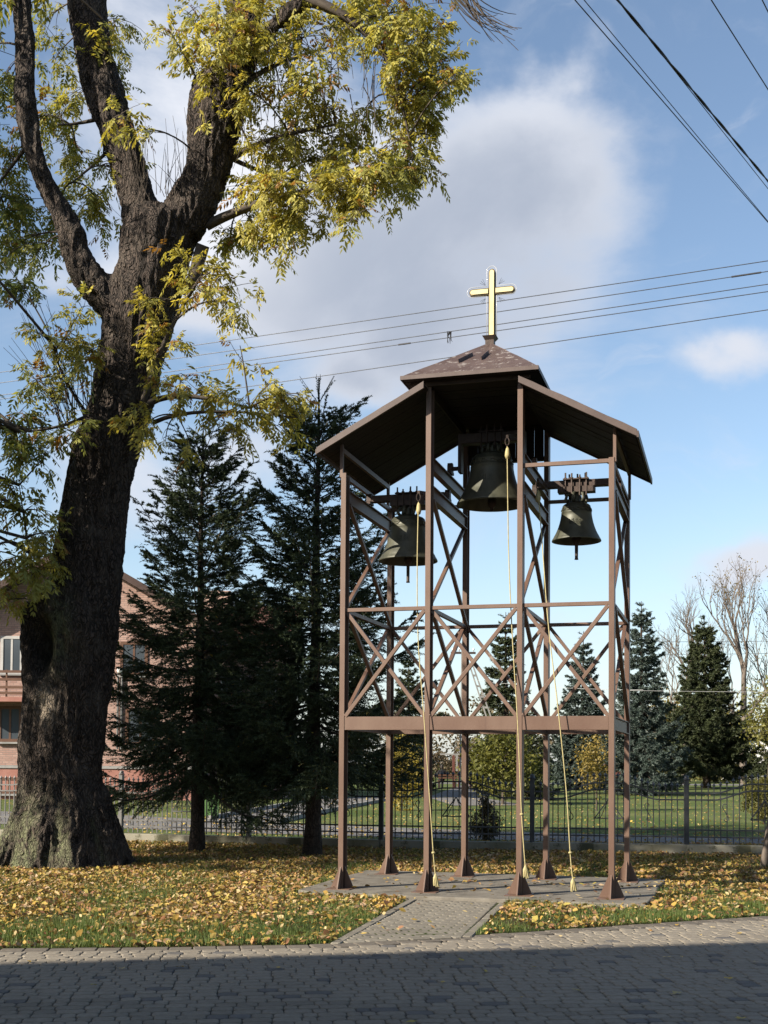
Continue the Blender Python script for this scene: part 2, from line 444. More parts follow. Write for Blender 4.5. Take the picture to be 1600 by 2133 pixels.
def brick_mat():
    m, t, b = new_mat('pink_clinker_brick')
    br = N(t, 'ShaderNodeTexBrick')
    v = objcoord(t)
    sw = N(t, 'ShaderNodeSeparateXYZ'); t.links.new(v, sw.inputs[0])
    cx = N(t, 'ShaderNodeCombineXYZ')
    t.links.new(fmath(t, 'ADD', sw.outputs[0], sw.outputs[1]), cx.inputs[0]); t.links.new(sw.outputs[2], cx.inputs[1])
    t.links.new(cx.outputs[0], br.inputs['Vector'])
    br.inputs['Color1'].default_value = (0.23, 0.135, 0.108, 1); br.inputs['Color2'].default_value = (0.31, 0.20, 0.165, 1); br.inputs['Mortar'].default_value = (0.17, 0.125, 0.108, 1)
    br.inputs['Scale'].default_value = 1.0; br.inputs['Brick Width'].default_value = 0.26; br.inputs['Row Height'].default_value = 0.085; br.inputs['Mortar Size'].default_value = 0.011
    t.links.new(br.outputs['Color'], b.inputs['Base Color']); b.inputs['Roughness'].default_value = 0.85
    bp = N(t, 'ShaderNodeBump'); bp.inputs['Strength'].default_value = 0.5; bp.inputs['Distance'].default_value = 0.01; bp.invert = True
    t.links.new(br.outputs['Fac'], bp.inputs['Height']); t.links.new(bp.outputs[0], b.inputs['Normal'])
    return m
M['brick'] = brick_mat()
M['red_plaster'] = rough_mat('salmon_plinth_plaster', (0.42, 0.19, 0.15), (0.50, 0.25, 0.20), 0.9, 2.0, None, 0.2, 30)
M['pink_plaster'] = rough_mat('pale_pink_plaster', (0.66, 0.44, 0.35), (0.72, 0.50, 0.41), 0.9, 2.0, None, 0.2, 30)
M['white'] = rough_mat('white_paint', (1.2, 1.2, 1.17), (1.35, 1.35, 1.32), 0.6, 3.0, None, 0)
M['brown_wood'] = rough_mat('brown_stained_wood', (0.13, 0.06, 0.035), (0.19, 0.095, 0.055), 0.6, 5.0, (1, 1, 6), 0.2, 20)
M['roof_brown'] = rough_mat('dark_brown_roof', (0.075, 0.045, 0.038), (0.11, 0.07, 0.06), 0.8, 2.0, (1, 1, 3), 0.4, 8)
M['roof_red'] = rough_mat('red_roof_tile', (0.16, 0.075, 0.058), (0.21, 0.10, 0.08), 0.8, 3.0, None, 0.4, 8)
M['glass'], _t, _b = new_mat('window_glass')
_b.inputs['Base Color'].default_value = (0.045, 0.055, 0.065, 1); _b.inputs['Roughness'].default_value = 0.08; _b.inputs['Specular IOR Level'].default_value = 0.6
M['green_plastic'] = rough_mat('green_bin_plastic', (0.26, 0.50, 0.16), (0.31, 0.57, 0.20), 0.45, 4.0, None, 0.1, 30, 0, 0.4)
M['black_rubber'] = rough_mat('black_rubber', (0.02, 0.02, 0.02), (0.03, 0.03, 0.03), 0.8, 5.0, None, 0)
M['dark_cloth'] = rough_mat('dark_coat_cloth', (0.012, 0.013, 0.018), (0.022, 0.022, 0.03), 0.9, 10.0, None, 0.3, 60)
M['skin'] = rough_mat('skin', (0.45, 0.28, 0.20), (0.50, 0.32, 0.24), 0.6, 6.0, None, 0)
M['hair'] = rough_mat('dark_hair', (0.02, 0.015, 0.012), (0.035, 0.026, 0.02), 0.6, 20.0, None, 0.2, 60)
M['red_paint'] = rough_mat('faded_red_paint', (0.17, 0.06, 0.045), (0.22, 0.08, 0.06), 0.6, 5.0, None, 0.1, 30)
M['dull_white'] = rough_mat('weathered_white_paint', (0.55, 0.54, 0.52), (0.65, 0.64, 0.62), 0.7, 3.0, None, 0)
M['church'] = rough_mat('grey_church_plaster', (0.42, 0.40, 0.36), (0.50, 0.48, 0.43), 0.9, 1.0, None, 0.2, 20)

# ------------------------------------------------------------------ the setting: ground, paving, slab, paths
gm = MB()
gm.add([(-700, -300, GZ - 0.06), (700, -300, GZ - 0.06), (700, 1200, GZ - 0.06), (-700, 1200, GZ - 0.06)], [(0, 1, 2, 3)])
tag(gm.build('ground', M['ground']), kind='structure')

EDGE = [(-14.0, 9.06), (-3.815, 10.494), (-3.235, 10.574), (-1.639, 10.758), (-0.575, 10.949), (0.2, 11.27), (0.957, 11.66), (1.33, 11.83), (2.401, 12.38), (4.077, 13.212), (4.998, 13.644), (14.0, 17.9)]
def edge_y(x):
    for (x0, y0), (x1, y1) in zip(EDGE, EDGE[1:]):
        if x <= x1: return y0 + (y1 - y0) * (x - x0) / (x1 - x0)
    return EDGE[-1][1]
# the lawn in front of the fence: one sheet ending at the paving edge, gently uneven
LX = np.concatenate([np.linspace(-14, -6, 9), np.linspace(-5.6, 7.2, 33), np.linspace(8, 14, 7)])
LT = np.linspace(0, 1, 42) ** 1.2
lv, lf = [], []
for i, x in enumerate(LX):
    y0 = edge_y(x)
    for j, tt in enumerate(LT):
        y = y0 + (26.0 - y0) * tt
        lv.append((x, y, GZ + (0.018 * mnoise.noise((x * 0.9, y * 0.9, 3.1)) if 0 < j else 0)))
nl = len(LT)
for i in range(len(LX) - 1):
    for j in range(nl - 1):
        lf.append((i * nl + j, (i + 1) * nl + j, (i + 1) * nl + j + 1, i * nl + j + 1))
tag(link('lawn', np_mesh('lawn', np.array(lv), np.array(lf), smooth=True), M['ground']), kind='structure')
pk = MB()
pk.add([(-80, 25.9, GZ - 0.004), (120, 25.9, GZ - 0.004), (300, 700, GZ - 0.004), (-300, 700, GZ - 0.004)], [(0, 1, 2, 3)])
tag(pk.build('park_lawn', M['ground']), kind='structure')

# paving: bed plus pavers in rows
bed = MB()
poly = [(x, edge_y(x) - 0.002, GZ - 0.022) for x in [e[0] for e in EDGE]]
n = len(poly)
bed.add(poly + [(14, -6, GZ - 0.022), (-14, -6, GZ - 0.022)], [tuple(range(n + 2))[::-1]])
pavement = tag(bed.build('pavement', M['bed']), kind='structure')

def paver_geo(l, w, h=0.03, c=0.007, r=0.022):
    """rounded-corner chamfered paver, centred, top at z=0"""
    def ring(a, b, rr):
        return [(-a + rr, -b), (a - rr, -b), (a, -b + rr), (a, b - rr), (a - rr, b), (-a + rr, b), (-a, b - rr), (-a, -b + rr)]
    top = ring(l/2 - c, w/2 - c, r); low = ring(l/2, w/2, r + 0.004)
    vs = [(x, y, 0.0) for x, y in top] + [(x, y, -0.007) for x, y in low] + [(x, y, -h) for x, y in low]
    fs = [tuple(range(8))] + [(i, (i + 8), (i + 1) % 8 + 8, (i + 1) % 8) for i in range(8)] + [(i + 8, i + 16, (i + 1) % 8 + 16, (i + 1) % 8 + 8) for i in range(8)]
    return vs, fs
PANG = R(7.5)
ROW = 0.125
LENS = [0.095, 0.14, 0.185]
pavers = []
ca, sa = math.cos(PANG), math.sin(PANG)
for r_ in range(-70, 60):
    s = -8.0 + random.random() * 0.15
    while s < 9.0:
        l = random.choices(LENS, (0.25, 0.42, 0.33))[0]
        sc = s + l / 2
        s += l
        yy = 10.0 + r_ * ROW
        x = ca * sc - sa * (yy - 10.0) ; y = 10.0 + sa * sc + ca * (yy - 10.0)
        if y < 5.6 or x < -5.2 or x > 6.5: continue
        if min(edge_y(x - 0.07), edge_y(x + 0.07)) - 0.205 < y: continue
        if abs(x) > 0.40 * y + 0.6: continue
        pavers.append((x, y, PANG + random.uniform(-0.012, 0.012), l, random.random() < 0.055, random.uniform(-0.0015, 0.0005), random.uniform(-0.003, 0.003), random.uniform(-0.003, 0.003)))
pavers.sort(key=lambda q: q[1] - (0 if (abs(q[0]) < 0.305 * q[1] and q[1] > 7.25) else -100))
PM = {}
for l in LENS:
    for dk in (False, True):
        vs, fs = paver_geo(l - 0.004, ROW - 0.004)
        mb = MB().add(vs, fs)
        me = mb.mesh('paver'); me.materials.append(M['paver_dark' if dk else 'paver'])
        PM[(l, dk)] = me
rest = {False: MB(), True: MB()}
for k, (x, y, a, l, dk, dz, tx, ty) in enumerate(pavers):
    mtx = Matrix.Translation((x, y, GZ + dz)) @ Matrix.Rotation(a, 4, 'Z') @ Matrix.Rotation(tx, 4, 'X') @ Matrix.Rotation(ty, 4, 'Y')
    if k < 300:
        o = bpy.data.objects.new('paver', PM[(l, dk)])
        COL.objects.link(o); o.parent = pavement; o.matrix_local = mtx
    else:
        vs, fs = paver_geo(l - 0.004, ROW - 0.004)
        rest[dk].add([mtx @ Vector(v) for v in vs], fs)
tag(rest[False].build('distant_pavers', M['paver'], pavement), kind='stuff')
tag(rest[True].build('distant_dark_pavers', M['paver_dark'], pavement), kind='stuff')
# border course of larger stones along the lawn
bmb = MB()
x = -5.4
while x < 7.0:
    y = edge_y(x); y2 = edge_y(x + 0.2); a = math.atan2(y2 - y, 0.2)
    l = 0.2
    cx_, cy_ = x + math.cos(a) * l / 2, y + math.sin(a) * l / 2
    vs, fs = paver_geo(l - 0.005, 0.095, r=0.008)
    mtx = Matrix.Translation((cx_ + math.sin(a) * 0.052, cy_ - math.cos(a) * 0.052, GZ + random.uniform(-0.002, 0.003))) @ Matrix.Rotation(a, 4, 'Z')
    bmb.add([mtx @ Vector(v) for v in vs], fs)
    mtx = Matrix.Translation((cx_ + math.sin(a) * 0.151, cy_ - math.cos(a) * 0.151, GZ + random.uniform(-0.002, 0.002))) @ Matrix.Rotation(a, 4, 'Z')
    vs, fs = paver_geo(l - 0.008, 0.094, r=0.014)
    bmb.add([mtx @ Vector(v) for v in vs], fs)
    x += math.cos(a) * l
tag(bmb.build('border_pavers', M['paver_edge'], pavement), kind='stuff')

# footpath from the paving to the slab
path_root = MB()
PA, PB, PC, PD = Vector((-0.471, 10.982)), Vector((0.369, 14.85)), Vector((0.829, 11.44)), Vector((1.52, 14.64))
path_root.add([(PA.x - 0.02, PA.y - 0.02, GZ - 0.012), (PC.x + 0.02, PC.y - 0.03, GZ - 0.012), (PD.x, PD.y + 0.2, GZ - 0.012), (PB.x, PB.y + 0.2, GZ - 0.012)], [(0, 1, 2, 3)])
path = tag(path_root.build('footpath', M['bed']), kind='structure')
pl, pr = (PB - PA), (PD - PC)
brick_me = {}
def path_piece(p, ang, l, w, nm):
    key = (round(l, 3), round(w, 3))
    if key not in brick_me:
        vs, fs = paver_geo(l - 0.004, w - 0.004, 0.03, 0.009, 0.014)
        me = MB().add(vs, fs).mesh(nm); me.materials.append(M['path_paver']); brick_me[key] = me
    o = bpy.data.objects.new(nm, brick_me[key]); COL.objects.link(o); o.parent = path
    o.matrix_local = Matrix.Translation((p.x, p.y, GZ + 0.012 + random.uniform(-0.003, 0.002))) @ Matrix.Rotation(ang, 4, 'Z') @ Matrix.Rotation(random.uniform(-0.008, 0.008), 4, 'X')
nrow = 36
for i in range(nrow):
    t0 = (i + 0.5) / nrow
    L_, R_ = PA + pl * t0, PC + pr * t0
    wv = R_ - L_
    wl_ = wv.length; ang = math.atan2(wv.y, wv.x)
    inner = wl_ - 0.24
    off = 0.105 if i % 2 else 0.0
    s = 0.12 - (0.10 if i % 2 else 0)
    nb = 5
    bl = inner / (nb + 0.5)
    for k in range(nb + 1):
        l = bl
        if i % 2 == 0 and k == nb: l = bl / 2
        if i % 2 == 1 and k == 0: l = bl / 2
        if k == 0: s = 0.12
        p = L_ + wv.normalized() * (s + l / 2)
        path_piece(p, ang, round(l, 2) - 0.006, 0.104, 'paver')
        s += l
for (P0, dv) in ((PA, pl), (PC, pr)):
    for i in range(10):
        a = P0 + dv * (i + 0.5) / 10
        side = Vector((dv.y, -dv.x)).normalized() * (0.055 if P0 is PA else -0.055)
        path_piece(a + side, math.atan2(dv.y, dv.x), round(dv.length / 10, 2) - 0.006, 0.095, 'edging_stone')

# tower frame of reference
TX, TY, TYAW = -0.5186, 15.2128, 0.2742
TM = Matrix.Translation((TX, TY, 0)) @ Matrix.Rotation(-TYAW, 4, 'Z')
AX = [0.0, 1.0738, 2.1921, 3.2632]
D = 2.1394
slab = MB()
ring = [(-0.46, -0.24), (-0.25, -0.41), (0.6, -0.42), (1.4, -0.46), (2.4, -0.44), (3.68, -0.47), (3.72, 0.6), (3.70, 1.6), (3.74, D + 0.55), (2.0, D + 0.6), (0.6, D + 0.55), (-0.45, D + 0.5), (-0.47, 1.0)]
slab.add([(a, b, 0.0) for a, b in ring] + [(a * 1.004 - 0.004, b * 1.01 - 0.01, -0.14) for a, b in ring],
         [tuple(range(len(ring)))] + [(i, len(ring) + i, len(ring) + (i + 1) % len(ring), (i + 1) % len(ring)) for i in range(len(ring))])
so = slab.build('concrete_slab', M['concrete'], bevel=0.012)
so.matrix_world = TM
tag(so, kind='structure')

# paths and drive beyond the fence
far_path = MB()
near_e = [(-40, 44.0), (-8, 30.2), (-3, 27.6), (3, 25.6), (9, 24.2), (16, 23.4), (60, 21)]
far_e = [(60, 23.6), (16, 25.6), (9, 26.9), (3, 28.8), (-3, 32.4), (-8, 36.5), (-40, 52)]
pts = near_e + far_e
far_path.add([(x, y, GZ + 0.004) for x, y in pts], [tuple(range(len(pts)))])
tag(far_path.build('path', M['asphalt']), kind='structure')
drive = MB()
dl = [(-4.75, 33.9), (-3.1, 49.0), (-2.4, 56.0)]; dr = [(0.9, 56.0), (-1.5, 41.5), (-2.75, 32.4)]
drive.add([(x, y, GZ + 0.012) for x, y in dl + dr], [tuple(range(6))])
dro = tag(drive.build('driveway', M['asphalt']), kind='structure')
kb = MB()
for seg in (dl, dr[::-1][:2] + [dr[0]]):
    for a, b in zip(seg, seg[1:]):
        kb.beam((a[0], a[1], GZ + 0.05), (b[0], b[1], GZ + 0.05), 0.12, 0.12)
kb.build('kerb', M['kerb'], dro)
park_path = MB()
park_path.add([(-20, 92, GZ + 0.004), (80, 97, GZ + 0.004), (80, 104, GZ + 0.004), (-20, 97, GZ + 0.004)], [(0, 1, 2, 3)])
park_path.add([(2.6, 46, GZ + 0.008), (5.4, 47, GZ + 0.008), (4.6, 56, GZ + 0.008), (9.0, 92, GZ + 0.008), (6.0, 92, GZ + 0.008), (2.0, 57, GZ + 0.008)], [(0, 1, 2, 3, 4, 5)])
tag(park_path.build('park_path', M['asphalt']), kind='structure')

# ------------------------------------------------------------------ bell tower
tower = empty('bell_tower', (TX, TY, 0), -TYAW)
tag(tower, 'brown painted steel bell tower with stepped roof and gilt cross', 'bell tower')
FR = M['frame']
PW, PD_ = 0.064, 0.165
def post(a, b, z1):
    # steel channel: flanges to front and back, open towards the right on the two left lines, to the left on the others
    s_ = 1 if a < 1.5 else -1
    x0, x1 = a - PW/2, a + PW/2
    pm = MB()
    pm.box(x0, x1, b, b + 0.012, 0.0, z1).box(x0, x1, b + PD_ - 0.012, b + PD_, 0.0, z1)
    wx = x0 if s_ > 0 else x1 - 0.009
    pm.box(wx + 0.0005, wx + 0.0085, b + 0.012, b + PD_ - 0.012, 0.0, z1 - 0.001)
    o = pm.build('post', FR, tower, bevel=0.002)
    g = MB()
    for (dx, dy) in ((-1, 0), (1, 0)):                       # gusset plates of the foot
        x0 = a + dx * PW/2
        g.prism([(x0, 0.006), (x0 + dx * 0.115, 0.006), (x0 + dx * 0.105, 0.03), (x0, 0.27)], b + 0.075, b + 0.09, 'Y')
    g.prism([(b - 0.002, 0.006), (b - 0.13, 0.006), (b - 0.125, 0.03), (b - 0.002, 0.27)], a - 0.007, a + 0.007, 'X')
    g.prism([(b + PD_ + 0.002, 0.006), (b + PD_ + 0.11, 0.006), (b + PD_ + 0.105, 0.03), (b + PD_ + 0.002, 0.27)], a - 0.007, a + 0.007, 'X')
    g.box(a - 0.15, a + 0.15, b - 0.135, b + PD_ + 0.12, 0.001, 0.009)
    g.build('foot_gusset', FR, o)
    return o
for i, a in enumerate(AX):
    for b in (0.0, D):
        z1 = 6.10 if i in (1, 2) else 5.11
        o = post(a, b, z1)
        if i in (0, 3):
            s = -1 if i == 0 else 1
            MB().box(a + s * 0.034 - 0.018, a + s * 0.034 + 0.018, b + 0.01, b + 0.06, 5.06, 5.47).build('post_extension', FR, tower)
ZT, ZB, ZBAR = 2.1003, 1.9385, 3.4123
hp = PW / 2 + 0.001
for b in (0.0, D):
    for i in range(3):
        a0, a1 = AX[i] + hp, AX[i + 1] - hp
        MB().box(a0, a1, b + 0.006, b + 0.07, ZB, ZT).build('deck_beam', FR, tower, bevel=0.003)
        MB().beam((a0, b + 0.05, ZBAR), (a1, b + 0.05, ZBAR), 0.045, 0.046).build('rail', FR, tower, bevel=0.003)
        for k, (za, zb) in enumerate(((ZT + 0.004, ZBAR - 0.03), (ZBAR - 0.03, ZT + 0.004))):
            yb = b + 0.022 + 0.047 * k
            MB().beam((a0 + 0.01, yb, za), (a1 - 0.01, yb, zb), 0.044, 0.046, up=(0, 1, 0)).build('brace', FR, tower, bevel=0.002)
a0, a1 = AX[2] + hp, AX[3] - hp
for b in (0.0, D):
    MB().beam((a0, b + 0.05, 5.08), (a1, b + 0.05, 5.08), 0.04, 0.045).build('rail', FR, tower)
MB().beam((AX[0] + hp, D + 0.05, 5.08), (AX[1] - hp, D + 0.05, 5.08), 0.04, 0.045).build('rail', FR, tower)
for i, a in enumerate(AX):
    b0, b1 = PD_ + 0.001, D - 0.001
    MB().ibeam((a, b0, (ZT + ZB) / 2), (a, b1, (ZT + ZB) / 2), 0.06, ZT - ZB).build('deck_beam', FR, tower)
    MB().beam((a, b0, ZBAR), (a, b1, ZBAR), 0.045, 0.046).build('rail', FR, tower)
    MB().ibeam((a, b0, 4.835), (a, b1, 4.835), 0.075, 0.17).build('bell_beam', FR, tower)
    if i in (1, 2):
        MB().ibeam((a, b0, 5.185), (a, b1, 5.185), 0.075, 0.16).build('bell_beam', FR, tower)
    else:
        MB().beam((a, b0, 5.075), (a, b1, 5.075), 0.045, 0.05).build('rail', FR, tower)
        s = -1 if i == 0 else 1
        MB().beam((a + s * 0.034, 0.06, 5.40), (a + s * 0.034, D + 0.01, 5.40), 0.04, 0.06).build('purlin', FR, tower)
    for (z0, z1) in ((ZT + 0.004, ZBAR - 0.03), (ZBAR + 0.03, 4.745)):
        for k, (za, zb) in enumerate(((z0, z1), (z1, z0))):
            xa = a - 0.021 + 0.043 * k
            MB().beam((xa, b0, za), (xa, b1, zb), 0.040, 0.046, up=(1, 0, 0)).build('brace', FR, tower)
# wing roofs: boards below, sheet above, fascia in front and behind
OF, OB = 0.20, D + 0.12
SL = 0.530
def zl(a): return 5.33 + SL * (a + 0.308)          # left wing, mid height of the fascia
def zr(a): return 5.325 - SL * (a - 3.552)
def wing(a_lo, a_hi, zf):
    nb = 20
    for k in range(nb):                              # boards run down the slope
        y0 = -OF + 0.02 + (OB + OF - 0.04) * k / nb; y1 = y0 + (OB + OF - 0.04) / nb - 0.006
        dz = random.uniform(-0.003, 0.003)
        mb = MB()
        mb.prism([(a_lo + 0.01, zf(a_lo + 0.01) - 0.012 + dz), (a_hi, zf(a_hi) - 0.012 + dz), (a_hi, zf(a_hi) + 0.012), (a_lo + 0.01, zf(a_lo + 0.01) + 0.012)], y0, y1, 'Y')
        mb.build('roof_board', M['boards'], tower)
    mb = MB()
    nn = 12
    for k in range(nn):                              # trapezoidal sheet ribs along the slope
        y0 = -OF - 0.01 + (OB + OF + 0.02) * k / nn; y1 = y0 + (OB + OF + 0.02) / nn
        ym = y0 + (y1 - y0) * 0.8
        mb.prism([(a_lo - 0.02, zf(a_lo - 0.02) + 0.014), (a_hi, zf(a_hi) + 0.014), (a_hi, zf(a_hi) + 0.022), (a_lo - 0.02, zf(a_lo - 0.02) + 0.022)], y0, ym, 'Y')
        mb.prism([(a_lo - 0.02, zf(a_lo - 0.02) + 0.016), (a_hi, zf(a_hi) + 0.016), (a_hi, zf(a_hi) + 0.040), (a_lo - 0.02, zf(a_lo - 0.02) + 0.040)], ym, y1, 'Y')
    mb.build('roof_sheet', M['roof_sheet'], tower)
    for y0, y1 in ((-OF - 0.022, -OF + 0.012), (OB - 0.012, OB + 0.02)):
        mb = MB()
        xs = np.linspace(a_lo - 0.02, a_hi + 0.0, 9)
        top = [(x, zf(x) + 0.048 + random.uniform(-0.004, 0.004)) for x in xs]
        bot = [(x, zf(x) - 0.036 + random.uniform(-0.002, 0.002)) for x in xs[::-1]]
        mb.prism(bot[::-1] + top[::-1], y0, y1, 'Y')
        mb.build('fascia', M['fascia'], tower, bevel=0.003)
wing(-0.262, 1.064, zl)
mir = lambda a: zr(a)
def wing_right():
    # same roof mirrored: build with a reversed axis
    f = lambda a: zr(-a)
    before = set(o.name for o in bpy.data.objects)
    wing(-3.552, -2.205, f)
    for o in list(bpy.data.objects):
        if o.name not in before and o.type == 'MESH':
            me = o.data
            for v in me.vertices: v.co.x = -v.co.x
            me.flip_normals()
wing_right()
# eave boards at the low ends of the wings
MB().box(-0.295, -0.283, -OF - 0.02, OB + 0.02, zl(-0.29) - 0.035, zl(-0.29) + 0.03).build('eave_board', M['fascia'], tower)
MB().box(3.567, 3.589, -OF - 0.02, OB + 0.02, zr(3.575) - 0.045, zr(3.575) + 0.03).build('eave_board', M['fascia'], tower)
# centre: hip roof
E0, E1, F0, F1, EZ, AZ = 0.781, 2.428, -0.20, D + 0.30, 6.165, 6.965
ac, bc = 1.612, (F0 + F1) / 2
roof = MB()
for (pa, pb) in (((E0, F0), (E1, F0)), ((E1, F0), (E1, F1)), ((E1, F1), (E0, F1)), ((E0, F1), (E0, F0))):
    nseg = 8
    base = [Vector((pa[0] + (pb[0] - pa[0]) * k / nseg, pa[1] + (pb[1] - pa[1]) * k / nseg, EZ + 0.022 + random.uniform(-0.008, 0.008) * (0 < k < nseg))) for k in range(nseg + 1)]
    ap = Vector((ac, bc, AZ))
    rows = []
    for tt in (0, 0.18, 0.4, 0.65, 0.94):
        rows.append([b_.lerp(ap, tt) + Vector((0, 0, random.uniform(-0.006, 0.006) * (0 < tt))) for b_ in base])
    o0 = len(roof.v)
    for rw in rows: roof.v += [tuple(q) for q in rw]
    w_ = nseg + 1
    for r0 in range(4):
        for k in range(nseg):
            roof.f.append((o0 + r0 * w_ + k, o0 + r0 * w_ + k + 1, o0 + (r0 + 1) * w_ + k + 1, o0 + (r0 + 1) * w_ + k))
hr = roof.build('hip_roof', M['roof_sheet'], tower)
sol = hr.modifiers.new('thick', 'SOLIDIFY'); sol.thickness = 0.012; sol.offset = -1
# small bent-up sheet tabs and the drip edge
tabs = MB()
for (ta, tt) in ((1.30, 0.30), (1.70, 0.34)):
    p = Vector((ta, F0, EZ + 0.03)).lerp(Vector((ac, bc, AZ)), tt)
    q = Vector((ta, F0, EZ + 0.03)).lerp(Vector((ac, bc, AZ)), tt + 0.22)
    tabs.beam(p + Vector((0, 0, 0.02)), q + Vector((0.05, 0, 0.02)), 0.012, 0.05)
tabs.build('sheet_tab', M['roof_sheet'], hr)
for k, (y0, y1) in enumerate(((F0 - 0.012, F0), (F1, F1 + 0.012))):
    MB().box(E0 - 0.012, E1 + 0.012, y0, y1, EZ - 0.022, EZ + 0.026).build('drip_edge', M['fascia'], tower)
for x0, x1 in ((E0 - 0.012, E0), (E1, E1 + 0.012)):
    MB().box(x0, x1, F0, F1, EZ - 0.022, EZ + 0.026).build('drip_edge', M['fascia'], tower)
nb = 22
for k in range(nb):                                  # boarded soffit under the hip roof
    y0 = F0 + 0.01 + (F1 - F0 - 0.02) * k / nb
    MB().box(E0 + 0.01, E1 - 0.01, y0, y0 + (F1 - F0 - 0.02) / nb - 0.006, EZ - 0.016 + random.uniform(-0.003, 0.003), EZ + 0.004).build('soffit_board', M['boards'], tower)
MB().box(0.855, 2.312, -0.022, 0.0, 6.105, 6.147).build('front_board', M['fascia'], tower)
for k in range(8):                                   # boarded back wall above the big bell
    x0 = AX[1] + 0.04 + (AX[2] - AX[1] - 0.08) * k / 8
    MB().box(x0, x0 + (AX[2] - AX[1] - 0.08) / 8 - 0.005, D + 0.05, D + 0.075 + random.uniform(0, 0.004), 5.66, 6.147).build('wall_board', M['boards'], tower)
MB().beam((AX[1] + hp, D + 0.10, 5.69), (AX[2] - hp, D + 0.10, 5.69), 0.05, 0.06).build('rail', FR, tower)
for a in (AX[1], AX[2]):                             # boarded cheeks between wing and hip roof
    MB().box(a - 0.012, a + 0.012, PD_ + 0.01, D - 0.01, 6.02, 6.147).build('cheek_board', M['boards'], tower)
# cross
crs = MB()
crs.box(ac - 0.055, ac + 0.055, bc - 0.055, bc + 0.055, 6.90, 6.985).build('cross_base', M['dark_steel'], tower)
MB().add([(ac - 0.09, bc - 0.09, 7.035), (ac + 0.09, bc - 0.09, 7.035), (ac + 0.09, bc + 0.09, 7.035), (ac - 0.09, bc + 0.09, 7.035), (ac - 0.055, bc - 0.055, 6.985), (ac + 0.055, bc - 0.055, 6.985), (ac + 0.055, bc + 0.055, 6.985), (ac - 0.055, bc + 0.055, 6.985)],
         [(0, 1, 2, 3), (4, 5, 6, 7), (0, 1, 5, 4), (1, 2, 6, 5), (2, 3, 7, 6), (3, 0, 4, 7)]).build('cross_cap', M['dark_steel'], tower)
cc = ac + 0.02
def stadium(w, x0, x1, z0, z1, round0, round1, vertical, nseg=8):
    """outline of a bar with round ends"""
    out = []
    r = w / 2
    if vertical:
        xm = (x0 + x1) / 2
        if round1: out += [(xm + r * math.cos(t), z1 - r + r * math.sin(t)) for t in np.linspace(0, math.pi, nseg)]
        else: out += [(xm + r, z1), (xm - r, z1)]
        out += [(xm - r, z0), (xm + r, z0)]
    else:
        zm = (z0 + z1) / 2
        if round1: out += [(x1 - r + r * math.cos(t), zm + r * math.sin(t)) for t in np.linspace(-math.pi/2, math.pi/2, nseg)]
        else: out += [(x1, zm - r), (x1, zm + r)]
        if round0: out += [(x0 + r + r * math.cos(t), zm + r * math.sin(t)) for t in np.linspace(math.pi/2, 3*math.pi/2, nseg)]
        else: out += [(x0, zm + r), (x0, zm - r)]
    return out
ZC, CT = 7.635, 7.925
crossp = MB().prism(stadium(0.090, cc - 0.05, cc + 0.05, 7.036, CT, False, True, True), bc - 0.004, bc + 0.05, 'Y').build('cross', M['gilt_edge'], tower)
for x0, x1, ra, rb in ((cc - 0.30, cc - 0.0455, True, False), (cc + 0.0455, cc + 0.30, False, True)):
    MB().prism(stadium(0.090, x0, x1, ZC - 0.05, ZC + 0.05, ra, rb, False), bc - 0.004, bc + 0.05, 'Y').build('cross_arm', M['gilt_edge'], crossp)
    MB().prism(stadium(0.058, x0 + 0.018 * ra + 0.004 * rb, x1 - 0.018 * rb - 0.004 * ra, ZC - 0.05, ZC + 0.05, ra, rb, False), bc - 0.018, bc - 0.0045, 'Y').build('gilt_face', M['gold'], crossp)
MB().prism(stadium(0.058, cc - 0.05, cc + 0.05, 7.04, CT - 0.018, False, True, True), bc - 0.022, bc - 0.0045, 'Y').build('gilt_face', M['gold'], crossp)
# glass tube running round the outline of the cross
def outline(r):
    g = []
    g += [(cc + r, 7.05), (cc + r, ZC - r)]
    g += [(cc + 0.258, ZC - r)] + [(cc + 0.258 + r * math.cos(t), ZC + r * math.sin(t)) for t in np.linspace(-1.2, 1.2, 7)] + [(cc + 0.258, ZC + r)]
    g += [(cc + r, ZC + r), (cc + r, CT - 0.03)] + [(cc + r * math.cos(t), CT - 0.03 + r * math.sin(t)) for t in np.linspace(0.3, math.pi - 0.3, 7)] + [(cc - r, CT - 0.03), (cc - r, ZC + r)]
    g += [(cc - 0.258, ZC + r)] + [(cc - 0.258 - r * math.cos(t), ZC + r * math.sin(t)) for t in np.linspace(1.2, -1.2, 7)] + [(cc - 0.258, ZC - r)]
    g += [(cc - r, ZC - r), (cc - r, 7.05)]
    return g
MB().tube([(x, bc - 0.012, z) for x, z in outline(0.064)], 0.004, 6).build('neon_tube', M['neon'], crossp, smooth=True)
rays = MB()
for sx in (-1, 1):
    for sz in (-1, 1):
        for an in (25, 45, 65):
            d_ = Vector((sx * math.cos(R(an)), 0, sz * math.sin(R(an))))
            p = Vector((cc + sx * 0.085, bc + 0.01, ZC + sz * 0.085))
            rays.tube([p + d_ * 0.005, p + d_ * random.uniform(0.07, 0.10)], 0.002, 4)
rays.build('cross_ray', M['wire_grey'], crossp)

